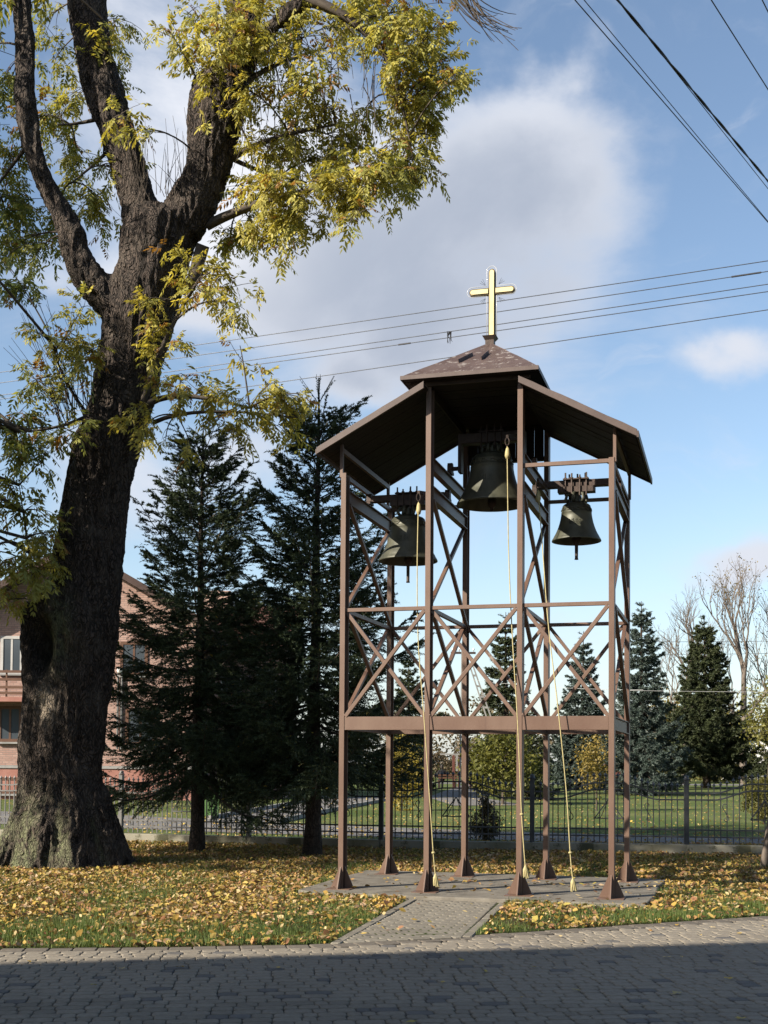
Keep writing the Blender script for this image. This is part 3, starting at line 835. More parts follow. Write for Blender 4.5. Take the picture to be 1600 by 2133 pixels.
# ------------------------------------------------------------------ bells
def bell(a, zrim, ztop, Rr, label, straight):
    Hh = ztop - zrim
    root = empty('bell', TM @ Vector((a, D/2 + 0.0, zrim)), -TYAW)
    tag(root, label, 'bell', 'bells of the tower')
    prof = [(1.0, 0.0), (1.0, 0.02), (0.975, 0.055), (0.93, 0.10), (0.925, 0.115), (0.86, 0.19), (0.80, 0.27), (0.795, 0.28), (0.735, 0.38), (0.68, 0.50), (0.64, 0.62), (0.612, 0.74), (0.617, 0.745), (0.617, 0.765), (0.605, 0.77), (0.59, 0.86), (0.596, 0.865), (0.596, 0.885), (0.583, 0.89), (0.56, 0.95), (0.50, 0.985), (0.38, 1.01), (0.33, 1.04), (0.0, 1.05)]
    inner = [(0.0, 0.90), (0.40, 0.88), (0.50, 0.80), (0.56, 0.6), (0.62, 0.42), (0.72, 0.25), (0.84, 0.10), (0.93, 0.0), (1.0, 0.0)]
    b = MB().lathe([(r * Rr, z * Hh) for r, z in inner + prof[1:]], 56).build('bell_body', M['bell'], root, smooth=True)
    # relief: garland of small swags and a plaque with raised lines
    g = MB()
    nsw = 14
    for k in range(nsw):
        a0 = 2 * math.pi * k / nsw; a1 = 2 * math.pi * (k + 1) / nsw
        pts = []
        for tt in np.linspace(0, 1, 7):
            aa = a0 + (a1 - a0) * tt
            z = 0.86 - 0.055 * math.sin(math.pi * tt)
            rr = 0.592 + (0.86 - z) * 0.13 + 0.004
            pts.append((rr * Rr * math.cos(aa), rr * Rr * math.sin(aa), z * Hh))
        g.tube(pts, 0.008, 5)
    for row in range(3):
        for k in range(9):
            aa = -math.pi/2 - 0.30 + 0.075 * k
            if row == 0 and k % 3 == 1: continue
            z = 0.52 - 0.05 * row
            rr = np.interp(z, [p_[1] for p_ in prof[:12]], [p_[0] for p_ in prof[:12]]) + 0.003
            c_ = Vector((rr * Rr * math.cos(aa), rr * Rr * math.sin(aa), z * Hh))
            g.beam(c_ - Vector((0, 0, 0.012)), c_ + Vector((0, 0, 0.012 * (1 if k % 2 else 0.5))), 0.008, 0.008, up=(math.cos(aa), math.sin(aa), 0))
    tag(g.build('relief', M['bell'], b, smooth=True), kind='stuff')
    # canons: loops cast on the crown
    cn = MB()
    for k in range(6):
        aa = math.pi * k / 3 + 0.3
        ca_, sa_ = math.cos(aa), math.sin(aa)
        cn.tube([(ca_ * 0.10, sa_ * 0.10, 1.02 * Hh), (ca_ * 0.135, sa_ * 0.135, 1.02 * Hh + 0.05), (ca_ * 0.12, sa_ * 0.12, 1.02 * Hh + 0.105), (ca_ * 0.04, sa_ * 0.04, 1.02 * Hh + 0.135)], [0.024, 0.022, 0.022, 0.024], 8)
    cn.lathe([(0.045, 1.03 * Hh), (0.045, 1.03 * Hh + 0.14)], 12)
    cn.build('crown', M['bell'], root, smooth=True)
    zy = 1.02 * Hh + 0.145                          # underside of the yoke
    half = (AX[1] - AX[0]) / 2
    hy = 0.135
    yk = MB()
    if straight:
        yk.beam((-half + 0.05, 0, zy + 0.035 + hy/2), (half - 0.05, 0, zy + 0.035 + hy/2), 0.11, 0.085, chamfer=0.006)
        yk.box(-0.23, 0.23, -0.075, 0.075, zy - 0.01, zy + 0.060)
    else:
        yk.beam((-0.40, 0, zy + hy/2), (0.40, 0, zy + hy/2), 0.14, hy, chamfer=0.01)
        for s in (-1, 1):
            yk.box(s * 0.41 - 0.022, s * 0.41 + 0.022, -0.07, 0.07, zy - 0.36, zy + hy)
            yk.lathe([(0.0, -0.06), (0.028, -0.06), (0.028, 0.06), (0, 0.06)], 12, (s * 0.46, 0, zy - 0.30), 'X')
    yo = yk.build('yoke', M['dark_steel'], root)
    topz = zy + 0.035 + hy/2 + 0.043 if straight else zy + hy
    st = MB()
    for k, (sx, sy) in enumerate(((-0.13, -0.05), (-0.05, -0.06), (0.05, -0.06), (0.13, -0.05), (-0.10, 0.05), (0.0, 0.06), (0.10, 0.05))):
        st.tube([(sx, sy * 1.5, zy - 0.06), (sx, sy * 1.5, topz + random.uniform(0.05, 0.11))], 0.011, 6)
        st.lathe([(0, 0), (0.021, 0), (0.021, 0.02), (0, 0.02)], 6, (sx, sy * 1.5, topz + 0.004))
    st.box(-0.16, 0.16, -0.10, 0.10, topz - 0.002, topz + 0.012)
    st.build('strap_bolt', M['dark_steel'], yo)
    # bearings at the yoke ends
    for s in (-1, 1):
        br = MB()
        zb = (4.922 if straight else 5.267) - zrim
        xb = s * (half - 0.012 + (0 if straight else 0.02))
        br.prism([(-0.085, zb), (0.085, zb), (0.085, zb + 0.03), (0.055, zb + 0.04), (0.05, zb + 0.11), (0.03, zb + 0.145), (-0.03, zb + 0.145), (-0.05, zb + 0.11), (-0.055, zb + 0.04), (-0.085, zb + 0.03)], xb - 0.032, xb + 0.032, 'X')
        br.build('bearing', M['dark_steel'], root, bevel=0.004)
    # clapper
    cl = MB()
    drop = 0.30 * Rr / 0.31 * (1 if straight else 0.10)
    cl.tube([(0, 0, 0.85 * Hh), (0, 0, 0.12 * Hh)], 0.016, 8)
    cl.lathe([(0, 0.16), (0.02, 0.15), (0.055, 0.05), (0.058, 0.02), (0.045, -0.02), (0.022, -0.045), (0.020, -0.045 - drop * 0.55), (0.026, -0.05 - drop * 0.6), (0.0, -0.055 - drop * 0.6)], 14, (0, 0, 0.0))
    cl.build('clapper', M['dark_steel'], root, smooth=True)
    return root, zrim + zy
b1, y1_ = bell((AX[0] + AX[1]) / 2 + 0.012, 4.157, 4.735, 0.385, 'left bell, mid sized greenish bronze, clapper hanging low, in the left bay', True)
b2, y2_ = bell((AX[1] + AX[2]) / 2 + 0.018, 4.845, 5.48, 0.448, 'largest dark bronze bell hanging highest in the middle bay', False)
b3, y3_ = bell((AX[2] + AX[3]) / 2 + 0.002, 4.330, 4.80, 0.308, 'smallest bronze bell in the right bay with garland relief', True)

# ropes with their lever arms and rings (levers belong to the bells)
def rope(root, lever_a, lever_z, pts, label):
    inv = root.matrix_basis.inverted()
    top = Vector(pts[0])
    lv = MB()
    L0 = inv @ (TM @ Vector((lever_a, D/2, lever_z))); L1 = inv @ (TM @ (top + Vector((0, 0, 0.12))))
    lv.beam(L0, L1, 0.03, 0.045)
    ringp = [L1 + Vector((0.025 * math.cos(t), 0.0, -0.06 + 0.048 * math.sin(t))) for t in np.linspace(0, 2 * math.pi, 13)]
    lv.tube(ringp, 0.006, 6)
    lv.build('lever', M['dark_steel'], root)
    r = MB()
    P = [Vector(q) for q in pts]
    fine = []
    for i in range(len(P) - 1):                     # smooth (Catmull-Rom) path
        p0, p1, p2, p3 = P[max(i - 1, 0)], P[i], P[i + 1], P[min(i + 2, len(P) - 1)]
        for tt in np.linspace(0, 1, 9)[:-1]:
            fine.append(0.5 * ((2 * p1) + (p2 - p0) * tt + (2 * p0 - 5 * p1 + 4 * p2 - p3) * tt**2 + (-p0 + 3 * p1 - 3 * p2 + p3) * tt**3))
    fine.append(P[-1])
    r.tube(fine, 0.0065, 7)
    r.lathe([(0, -0.012), (0.022, -0.008), (0.024, 0.006), (0.014, 0.014), (0, 0.015)], 8, tuple(fine[-9] + Vector((0, 0, 0.02))))
    base = empty('bell_rope', (TX, TY, 0), -TYAW)
    ro = r.build('cord', M['rope'], base, smooth=True)
    kn = MB()
    kn.lathe([(0.0, 0.05), (0.018, 0.04), (0.028, 0.0), (0.034, -0.05), (0.022, -0.09), (0, -0.095)], 8, tuple(P[0] + Vector((0.004, 0, -0.06))))
    kn.build('knot', M['rope'], base, smooth=True)
    ts = MB()
    e = P[-1]
    for k in range(9):
        aa = 2 * math.pi * k / 9
        ts.tube([e + Vector((0, 0, 0.03)), e + Vector((0.02 * math.cos(aa), 0.02 * math.sin(aa), -0.02)), e + Vector((0.034 * math.cos(aa) + 0.012, 0.03 * math.sin(aa), -0.10 - random.uniform(0, 0.03)))], [0.007, 0.009, 0.006], 5)
    ts.build('tassel', M['rope'], base)
    tag(base, label, 'rope', 'bell ropes')
def withb(p, q, bt):          # the same sight line at another depth: linear between the two sampled depths
    return tuple(p[i] + (q[i] - p[i]) * bt for i in range(3))
rope(b1, 0.98, 5.0, [(0.865, 0.35, 4.775), (0.885, 0.23, 3.93), (0.955, 0.02, 3.035), (1.062, -0.085, 2.053), (1.147, -0.09, 0.967), (1.185, -0.09, 0.456), (1.212, -0.09, 0.20)], 'yellow rope of the left bell hanging past the second front post')
rope(b2, 2.02, 5.72, [(1.975, 0.35, 5.40), (2.02, 0.23, 4.07), (2.105, 0.02, 3.02), (2.186, -0.085, 2.05), (2.24, -0.09, 0.93), (2.285, -0.09, 0.33)], 'yellow rope of the middle bell hanging past the third front post')
rope(b3, 2.36, 5.0, [(2.352, 0.35, 4.85), (2.42, 0.23, 4.22), (2.53, 0.02, 3.175), (2.663, -0.085, 2.161), (2.759, -0.09, 1.217), (2.805, -0.09, 0.499), (2.836, -0.09, 0.20)], 'yellow rope of the right bell ending in a tassel between right posts')

# ------------------------------------------------------------------ church beside the yard (casts the shade on the paving)
ch_ang = R(12.8)
HC = 10.2
hd = HC / math.tan(SUN_EL)
ch0 = Vector((-2.95 - hd * math.cos(SHADOW_AZ), 9.80 - hd * math.sin(SHADOW_AZ), 0))
church = empty('church', (ch0.x, ch0.y, GZ), ch_ang)
tag(church, 'grey plastered church hall with low roof standing left of the paved yard', 'church')
L0c, L1c, Wc = -22.0, 9.5, 13.0
hc = HC - GZ
MB().box(L0c, L1c, -Wc, -0.35, 0, hc - 0.35).build('wall', M['church'], church)
MB().box(L0c - 0.3, L1c + 0.12, -Wc - 0.3, 0.0, hc - 0.345, hc).build('cornice', M['church'], church)
MB().prism([(-Wc - 0.2, hc + 0.003), (-0.2, hc + 0.003), (-Wc / 2, hc + 1.5)], L0c - 0.2, L1c, 'X').build('roof', M['roof_brown'], church)
for k in range(5):
    x0 = L0c + 3.2 + k * 6.0
    w_ = MB().box(x0, x0 + 1.5, -0.345, -0.30, 2.6, 7.2).build('window', M['white'], church)
    MB().box(x0 + 0.12, x0 + 1.38, -0.30, -0.285, 2.72, 7.08).build('pane', M['glass'], w_)

# ------------------------------------------------------------------ the old ash
def W(u, v, Y): return at(u, v, Y)
ASH_Y = 18.95
ash = empty('ash_tree', (-4.74, ASH_Y, GZ))
tag(ash, 'huge old ash with hollow leaning trunk and yellow-green autumn leaves', 'tree')
A0 = Vector((-4.74, ASH_Y, GZ))
def edge_chain(rows):
    """rows (v, left u, right u, depth) -> centres and radii"""
    pts, rad = [], []
    for v, l, r, dY in rows:
        a, b = W(l, v, ASH_Y + dY), W(r, v, ASH_Y + dY)
        pts.append((a + b) / 2); rad.append((b - a).length / 2)
    return pts, rad
trunk_rows = [(1835, -8, 262, 0), (1800, 4, 258, 0), (1770, 12, 246, 0), (1735, 18, 232, 0), (1700, 26, 222, 0), (1650, 34, 212, 0), (1600, 38, 209, 0), (1500, 42, 218, 0), (1400, 46, 235, 0), (1300, 60, 250, 0), (1250, 84, 255, 0), (1200, 106, 258, 0), (1100, 122, 263, 0), (1000, 137, 277, 0), (930, 152, 293, 0), (860, 184, 310, 0), (800, 196, 326, 0), (720, 206, 346, 0), (660, 208, 364, 0), (610, 226, 378, 0), (560, 248, 388, 0), (500, 250, 404, 0), (462, 262, 408, 0), (440, 285, 395, 0)]
tp, tr = edge_chain(trunk_rows)
limb_left = edge_chain([(650, 205, 285, -0.1), (610, 172, 252, -0.15), (575, 143, 215, -0.2), (530, 128, 186, -0.25), (485, 118, 174, -0.3), (440, 98, 150, -0.3), (380, 66, 116, -0.35), (300, 42, 88, -0.4), (200, 30, 76, -0.4), (100, 28, 74, -0.4), (0, 20, 68, -0.4), (-150, 5, 50, -0.4), (-400, -20, 18, -0.4)])
limb_mid = edge_chain([(470, 252, 345, 0.1), (420, 246, 322, 0.15), (350, 226, 306, 0.2), (260, 196, 276, 0.3), (150, 160, 248, 0.35), (60, 146, 230, 0.4), (0, 138, 222, 0.4), (-150, 120, 195, 0.4), (-450, 90, 140, 0.4)])
limb_right = edge_chain([(480, 320, 420, -0.05), (420, 352, 452, 0), (350, 384, 481, 0), (250, 392, 505, 0), (185, 400, 524, 0), (165, 420, 522, 0), (140, 455, 530, 0), (60, 466, 545, 0.05), (0, 474, 556, 0.1), (-200, 490, 560, 0.2), (-450, 510, 550, 0.3)])
limb_out = edge_chain([(150, 470, 530, 0.0), (90, 515, 560, -0.15), (50, 555, 590, -0.25), (20, 590, 625, -0.35), (-10, 640, 670, -0.4), (-40, 700, 728, -0.5)])
stub = edge_chain([(1010, 150, 240, -0.2), (930, 158, 244, -0.33), (880, 168, 246, -0.36), (846, 176, 240, -0.35)])
tmb = MB()
for (pp, rr), nn in (((tp, tr), 28), (limb_left, 18), (limb_mid, 20), (limb_right, 22), (limb_out, 14), (stub, 18)):
    tmb.tube(pp, rr, nn)
for k in range(9):                                   # root flare
    aa = 2 * math.pi * k / 9 + 0.25
    d_ = Vector((math.cos(aa), math.sin(aa), 0))
    base = Vector((tp[1].x, tp[1].y, 0))
    rl = random.uniform(0.78, 1.0)
    tmb.tube([base + d_ * 0.42 + Vector((0, 0, 1.1)), base + d_ * 0.66 + Vector((0, 0, 0.45)), base + d_ * (0.93 * rl) + Vector((0, 0, 0.08)), base + d_ * (1.22 * rl) + Vector((0, 0, -0.16))], [0.22, 0.25, 0.22, 0.10], 10)
HOL = W(84, 1345, ASH_Y - 0.62)                      # the hollow with its swollen rim
for k in range(14):
    aa = 2 * math.pi * k / 14
    c0 = HOL + Vector((0.27 * math.cos(aa), 0.20, 0.52 * math.sin(aa)))
    c1 = HOL + Vector((0.27 * math.cos(aa + 0.5), 0.18, 0.52 * math.sin(aa + 0.5)))
    tmb.tube([c0, (c0 + c1) / 2 + Vector((0, -0.05, 0)), c1], [0.13, 0.145, 0.13], 8)
tmb.tube([W(62, 1250, ASH_Y - .3), W(70, 1330, ASH_Y - .35), W(72, 1420, ASH_Y - .4), W(85, 1480, ASH_Y - .45)], [0.16, 0.25, 0.25, 0.16], 12)
raw = tmb.mesh('raw_trunk')
ro_ = bpy.data.objects.new('raw_trunk', raw); COL.objects.link(ro_)
rm = ro_.modifiers.new('r', 'REMESH'); rm.mode = 'VOXEL'; rm.voxel_size = 0.028; rm.adaptivity = 0.0
bpy.context.view_layer.update()
ev = ro_.evaluated_get(bpy.context.evaluated_depsgraph_get())
tme = bpy.data.meshes.new_from_object(ev)
bpy.data.objects.remove(ro_)
nv = len(tme.vertices)
co = np.empty(nv * 3, dtype=np.float32); tme.vertices.foreach_get('co', co); co = co.reshape(-1, 3)
no = np.empty(nv * 3, dtype=np.float32); tme.vertices.foreach_get('normal', no); no = no.reshape(-1, 3)
# laplacian smoothing of the joins
ed = np.empty(len(tme.edges) * 2, dtype=np.int32); tme.edges.foreach_get('vertices', ed); ed = ed.reshape(-1, 2)
deg = np.bincount(ed.ravel(), minlength=nv).astype(np.float32)[:, None]
for it in range(9):
    acc = np.zeros_like(co)
    np.add.at(acc, ed[:, 0], co[ed[:, 1]]); np.add.at(acc, ed[:, 1], co[ed[:, 0]])
    co = co * 0.45 + 0.55 * acc / np.maximum(deg, 1)
disp = np.empty(nv, dtype=np.float32)
for i in range(nv):
    x, y, z = float(co[i, 0]), float(co[i, 1]), float(co[i, 2])
    big = mnoise.noise((x * 1.6, y * 1.6, z * 0.9))
    rid = 1 - abs(mnoise.noise((x * 8.5 + 0.6 * big, y * 8.5, z * 1.45))) * 2
    rid2 = 1 - abs(mnoise.noise((x * 15, y * 15, z * 4.0 + 7))) * 2
    disp[i] = 0.06 * big + 0.050 * rid + 0.018 * rid2 - 0.066
dh = co - np.array(HOL); dh[:, 1] *= 0.55
hol = np.exp(-((dh[:, 0] / 0.135) ** 2 + (dh[:, 1] / 0.6) ** 2 + (dh[:, 2] / 0.36) ** 2))
co = co + no * disp[:, None]
co[:, 1] += 0.52 * hol * (no[:, 1] < 0.4)
tme.vertices.foreach_set('co', (co - np.array(A0)).astype(np.float32).ravel())
tme.polygons.foreach_set('use_smooth', np.ones(len(tme.polygons), dtype=bool))
tme.update()
sc_ = W(92, 1468, ASH_Y - 0.65)
ds = co - np.array(sc_)
scar = np.exp(-((ds[:, 0] / 0.12) ** 2 + (ds[:, 1] / 0.45) ** 2 + ((ds[:, 2] + 0.5 * ds[:, 0]) / 0.24) ** 2)) * 1.3
moss = np.clip(np.clip(1.3 - co[:, 2], 0, 1) * np.clip(0.5 - no[:, 0], 0, 1) + np.exp(-(((co[:, 0] - W(140, 1300, ASH_Y).x) / 0.2) ** 2 + ((co[:, 2] - W(140, 1320, ASH_Y).z) / 0.5) ** 2)), 0, 1)
cols = np.zeros((nv, 4), dtype=np.float32); cols[:, 0] = np.clip(scar, 0, 1); cols[:, 1] = moss; cols[:, 3] = 1
att = tme.color_attributes.new('col', 'FLOAT_COLOR', 'POINT'); att.data.foreach_set('color', cols.ravel())
link('trunk', tme, M['ash_bark'], ash)

def bez(p0, p1, p2, n):
    t = np.linspace(0, 1, n)[:, None]
    return (1 - t) ** 2 * np.array(p0) + 2 * t * (1 - t) * np.array(p1) + t ** 2 * np.array(p2)

class Tubes:
    """many thin tubes, built fast"""
    def __init__(s, n=4): s.V, s.F, s.o, s.n = [], [], 0, n
    def add(s, P, r0, r1):
        P = np.asarray(P, dtype=np.float64); m, n = len(P), s.n
        d = np.gradient(P, axis=0); d = unit(d)
        ref = np.array([0.31, 0.85, 0.43]); side = unit(np.cross(d, ref)); w = np.cross(d, side)
        rr = np.linspace(r0, r1, m)[:, None, None]
        a = np.arange(n) * 2 * np.pi / n
        ring = P[:, None, :] + rr * (side[:, None, :] * np.cos(a)[None, :, None] + w[:, None, :] * np.sin(a)[None, :, None])
        s.V.append(ring.reshape(-1, 3))
        i = np.arange(m - 1)[:, None] * n; k = np.arange(n)[None, :]; k2 = (k + 1) % n
        s.F.append(np.stack([i + k, i + k2, i + n + k2, i + n + k], -1).reshape(-1, 4) + s.o)
        s.o += m * n
    def mesh(s, name, origin=(0, 0, 0)):
        return np_mesh(name, np.concatenate(s.V) - np.array(origin), np.concatenate(s.F), smooth=True)

def compound_leaves(P, Dr, L, C, nl=9, wid=0.30):
    """pinnate leaves: base points, directions, lengths, colours -> quads"""
    n = len(P)
    up = np.array([0, 0, 1.0])
    Dr = unit(Dr)
    side = unit(np.cross(Dr, up) + rng.normal(0, 0.25, (n, 3)))
    nrm = np.cross(side, Dr)
    V, Fq, Cc = [], [], []
    pairs = (nl - 1) // 2
    slots = [(0.30 + 0.62 * k / max(pairs - 1, 1), sgn) for k in range(pairs) for sgn in (-1, 1)] + [(1.0, 0)]
    for (t, sgn) in slots:
        base = P + Dr * (L * t)[:, None] - up * (0.26 * L * t * t)[:, None]
        d2 = unit(Dr - up * (0.75 * t))
        if sgn == 0: ld = d2 + rng.normal(0, 0.12, (n, 3))
        else: ld = side * sgn * 0.85 + d2 * 0.65 - up * rng.uniform(0.0, 0.6, (n, 1)) + rng.normal(0, 0.15, (n, 3))
        ld = unit(ld)
        ll = L * rng.uniform(0.34, 0.46, n) * (0.8 + 0.3 * math.sin(math.pi * t))
        wd = unit(np.cross(ld, nrm) + rng.normal(0, 0.3, (n, 3)))
        hw = (ll * wid * 0.5)[:, None]
        droop = up * (0.10 * ll)[:, None]
        mid = base + ld * (ll * 0.48)[:, None]
        tip = base + ld * ll[:, None] - droop
        fold = np.cross(ld, wd) * hw * 0.35
        q = np.stack([base, mid + wd * hw + fold, tip, mid - wd * hw + fold], 1)
        V.append(q.reshape(-1, 3))
        c = C * rng.uniform(0.82, 1.15, (n, 1))
        Cc.append(np.repeat(c, 4, axis=0))
    V = np.concatenate(V); Cc = np.concatenate(Cc)
    Fq = np.arange(len(V)).reshape(-1, 4)
    return V, Fq, Cc

# foliage clusters seen in the photograph: u, v, radius (px), leaves, depth offset, greenness, anchor (u, v, dY)
AL, AM_, AR, AO, AT = (60, 300, -0.4), (215, 150, 0.3), (470, 260, 0), (600, 30, -0.4), (330, 700, -0.5)
CL = []
def cl(u, v, r, n, dY, g, anc): CL.append((u, v, r, n, dY, g, anc))
for (u, v, r, n, g) in [(60, 420, 70, 46, .6), (20, 330, 60, 36, .6), (130, 250, 65, 40, .45), (160, 345, 65, 46, .5), (35, 510, 62, 44, .8), (35, 580, 40, 30, .95), (205, 425, 58, 50, .35), (235, 350, 42, 26, .3), (110, 130, 60, 24, .5), (200, 110, 60, 30, .35), (235, 55, 55, 30, .4), (90, 50, 60, 16, .6), (20, 180, 60, 26, .7), (230, 180, 50, 26, .3), (120, 470, 55, 36, .7), (70, 250, 55, 26, .6), (250, 240, 40, 14, .3), (10, 440, 60, 40, .8), (70, 535, 45, 26, .8), (160, 200, 50, 26, .4), (285, 270, 35, 12, .3), (-60, 300, 90, 60, .7), (-60, 480, 90, 60, .8), (-70, 130, 90, 40, .7)]:
    cl(u, v, r, n, random.uniform(0.1, 1.6) if random.random() < 0.8 else -0.7, g, AL if u < 170 else AM_)
for (u, v, r, n, g) in [(390, 30, 50, 20, .35), (450, 70, 55, 40, .2), (500, 130, 58, 46, .12), (480, 210, 42, 24, .1), (560, 100, 60, 48, .12), (610, 170, 58, 40, .12), (650, 70, 60, 44, .2), (720, 40, 60, 40, .25), (690, 130, 50, 24, .2), (600, 30, 60, 36, .2), (430, 130, 45, 20, .2), (400, 90, 40, 12, .3), (350, 60, 40, 10, .3), (470, 30, 45, 26, .2), (520, 50, 50, 34, .15), (450, 170, 40, 20, .12), (520, 190, 45, 26, .1), (540, 20, 45, 26, .2)]:
    cl(u, v, r, n, random.uniform(-1.4, 0.4), g, AR if v > 90 else AO)
for (u, v, r, n, g) in [(560, 310, 60, 46, .12), (620, 260, 60, 50, .10), (660, 330, 62, 56, .15), (720, 300, 58, 46, .2), (740, 370, 62, 60, .28), (800, 370, 60, 58, .28), (850, 380, 45, 34, .3), (870, 330, 48, 38, .25), (700, 400, 60, 54, .2), (640, 420, 60, 50, .12), (580, 430, 60, 48, .10), (530, 470, 58, 42, .10), (600, 490, 50, 34, .10), (480, 500, 48, 26, .10), (560, 380, 55, 40, .12), (520, 400, 45, 24, .15), (830, 290, 45, 24, .2), (760, 250, 48, 22, .18), (690, 220, 50, 30, .12), (730, 460, 30, 12, .2)]:
    cl(u, v, r, n, random.uniform(-1.5, 0.8), g, AR)
for (u, v, r, n, g) in [(820, 60, 60, 46, .2), (870, 100, 58, 48, .2), (920, 150, 50, 40, .2), (950, 165, 28, 14, .2), (850, 170, 55, 44, .15), (900, 235, 45, 34, .18), (880, 190, 50, 38, .15), (850, 240, 40, 22, .18), (780, 60, 55, 26, .25), (820, 130, 45, 28, .18), (890, 280, 28, 12, .2), (770, 10, 60, 40, .3), (860, 20, 60, 44, .25), (900, 60, 45, 24, .25)]:
    cl(u, v, r, n, random.uniform(-1.4, 0.4), g, (700, -40, -0.5))
for (u, v, r, n, g) in [(395, 555, 42, 22, .12), (450, 560, 45, 20, .1), (470, 610, 38, 16, .1), (500, 645, 30, 12, .1), (420, 610, 35, 12, .1), (315, 620, 26, 10, .1), (316, 680, 24, 12, .15), (318, 730, 24, 13, .15), (325, 790, 24, 10, .15), (370, 720, 28, 8, .1), (500, 720, 26, 5, .1), (380, 780, 30, 10, .1),
                        (268, 880, 26, 9, .1), (300, 890, 30, 14, .1), (300, 860, 25, 9, .12), (375, 835, 30, 12, .1), (420, 815, 32, 13, .1), (470, 820, 36, 16, .08), (520, 850, 38, 18, .08), (560, 800, 36, 14, .08), (600, 825, 38, 16, .08), (570, 860, 40, 20, .1), (630, 860, 30, 10, .1), (450, 870, 32, 12, .1), (500, 895, 30, 10, .1), (400, 930, 22, 5, .12), (600, 920, 22, 6, .08), (625, 820, 24, 7, .1), (345, 920, 20, 3, .12)]:
    cl(u, v, r, n, random.uniform(-1.3, -0.5), g, (315, 830, -0.75) if v > 700 else AT)
for (u, v, r, n, g) in [(110, 720, 55, 26, .45), (150, 690, 45, 20, .4), (170, 760, 40, 20, .45), (70, 690, 45, 8, .6), (80, 790, 45, 12, .6), (120, 830, 42, 18, .55), (150, 900, 40, 18, .6), (90, 890, 55, 30, .75), (40, 860, 42, 16, .8), (50, 940, 48, 26, .75), (100, 940, 40, 20, .75), (10, 910, 42, 20, .8), (210, 720, 35, 12, .3), (170, 640, 40, 9, .4), (20, 1010, 42, 16, .6), (50, 1060, 45, 18, .45), (95, 1075, 38, 12, .5), (110, 1120, 38, 18, .3), (60, 1130, 45, 24, .35), (25, 1180, 48, 32, .3), (70, 1195, 42, 26, .35), (110, 1170, 35, 14, .35), (15, 1250, 40, 22, .25), (140, 800, 30, 10, .5), (-50, 1000, 70, 30, .6), (-50, 1150, 70, 36, .4), (-50, 850, 70, 30, .7)]:
    cl(u, v, r, n, random.uniform(-1.1, -0.4), g, (175, 850, -0.45) if v < 1000 else (70, 1230, -0.5))
PXM = F_PX / ASH_Y
LP, LD, LL, LC = [], [], [], []
tw = Tubes(4)
YEL, GRN, OLV = np.array((0.48, 0.42, 0.10)), np.array((0.17, 0.22, 0.075)), np.array((0.30, 0.31, 0.08))
def leaf_col(g, n):
    k = rng.random((n, 1))
    gg = np.clip(g + rng.normal(0.04, 0.20, (n, 1)), 0, 1)
    base = YEL * (1 - gg) + GRN * gg
    c = base * (0.75 + 0.5 * k)
    c = np.where(rng.random((n, 1)) < 0.25, c * 0.6 + OLV * 0.4, c)
    return np.where(rng.random((n, 1)) < 0.05, np.array((0.30, 0.16, 0.05)), c)
CAND = [np.array(p) for p in tp[6:] + limb_left[0][2:] + limb_mid[0][2:] + limb_right[0][1:] + limb_out[0]]
LIMBS = [((640, 0, -.4), (720, 20, -.5), (790, 95, -.5), 0.09, 0.045), ((790, 95, -.5), (830, 150, -.5), (860, 330, -.5), 0.045, 0.012), ((300, 850, -.55), (345, 800, -.8), (520, 850, -.9), 0.055, 0.018),
         ((290, 870, -.55), (330, 700, -.8), (430, 560, -.8), 0.06, 0.02), ((320, 880, -.55), (400, 840, -.9), (620, 870, -.9), 0.035, 0.010), ((430, 470, 0), (560, 400, -.3), (800, 370, -.6), 0.08, 0.02),
         ((480, 330, 0), (560, 280, -.3), (700, 260, -.6), 0.06, 0.015), ((500, 180, 0), (560, 130, .2), (680, 100, .3), 0.05, 0.015), ((430, 300, 0.1), (520, 360, .5), (640, 380, .6), 0.05, 0.012),
         ((60, 300, -.3), (20, 350, 0), (-30, 420, 0.2), 0.04, 0.012), ((230, 240, .3), (170, 260, .5), (120, 260, .4), 0.04, 0.012), ((240, 300, .3), (190, 350, .4), (150, 380, .3), 0.035, 0.01),
         ((180, 860, -.4), (120, 780, -.6), (100, 690, -.7), 0.03, 0.008), ((175, 870, -.4), (110, 900, -.7), (20, 900, -.8), 0.03, 0.008), ((75, 1235, -.5), (55, 1120, -.7), (40, 1010, -.7), 0.035, 0.008)]
for (p0, p1, p2, ra, rb) in LIMBS:
    bz = bez(W(p0[0], p0[1], ASH_Y + p0[2]), W(p1[0], p1[1], ASH_Y + p1[2]), W(p2[0], p2[1], ASH_Y + p2[2]), 9)
    tw.add(bz, ra, rb)
    CAND += list(bz[2:])
CAND = np.array(CAND)
def anchor_for(c, far=False):
    c = np.array(c)
    d = np.linalg.norm(CAND - c, axis=1) + 0.8 * np.maximum(CAND[:, 2] - c[2] + 0.1, 0)
    k = np.argsort(d)[:3]
    return CAND[k[int(rng.integers(0, 3))]]
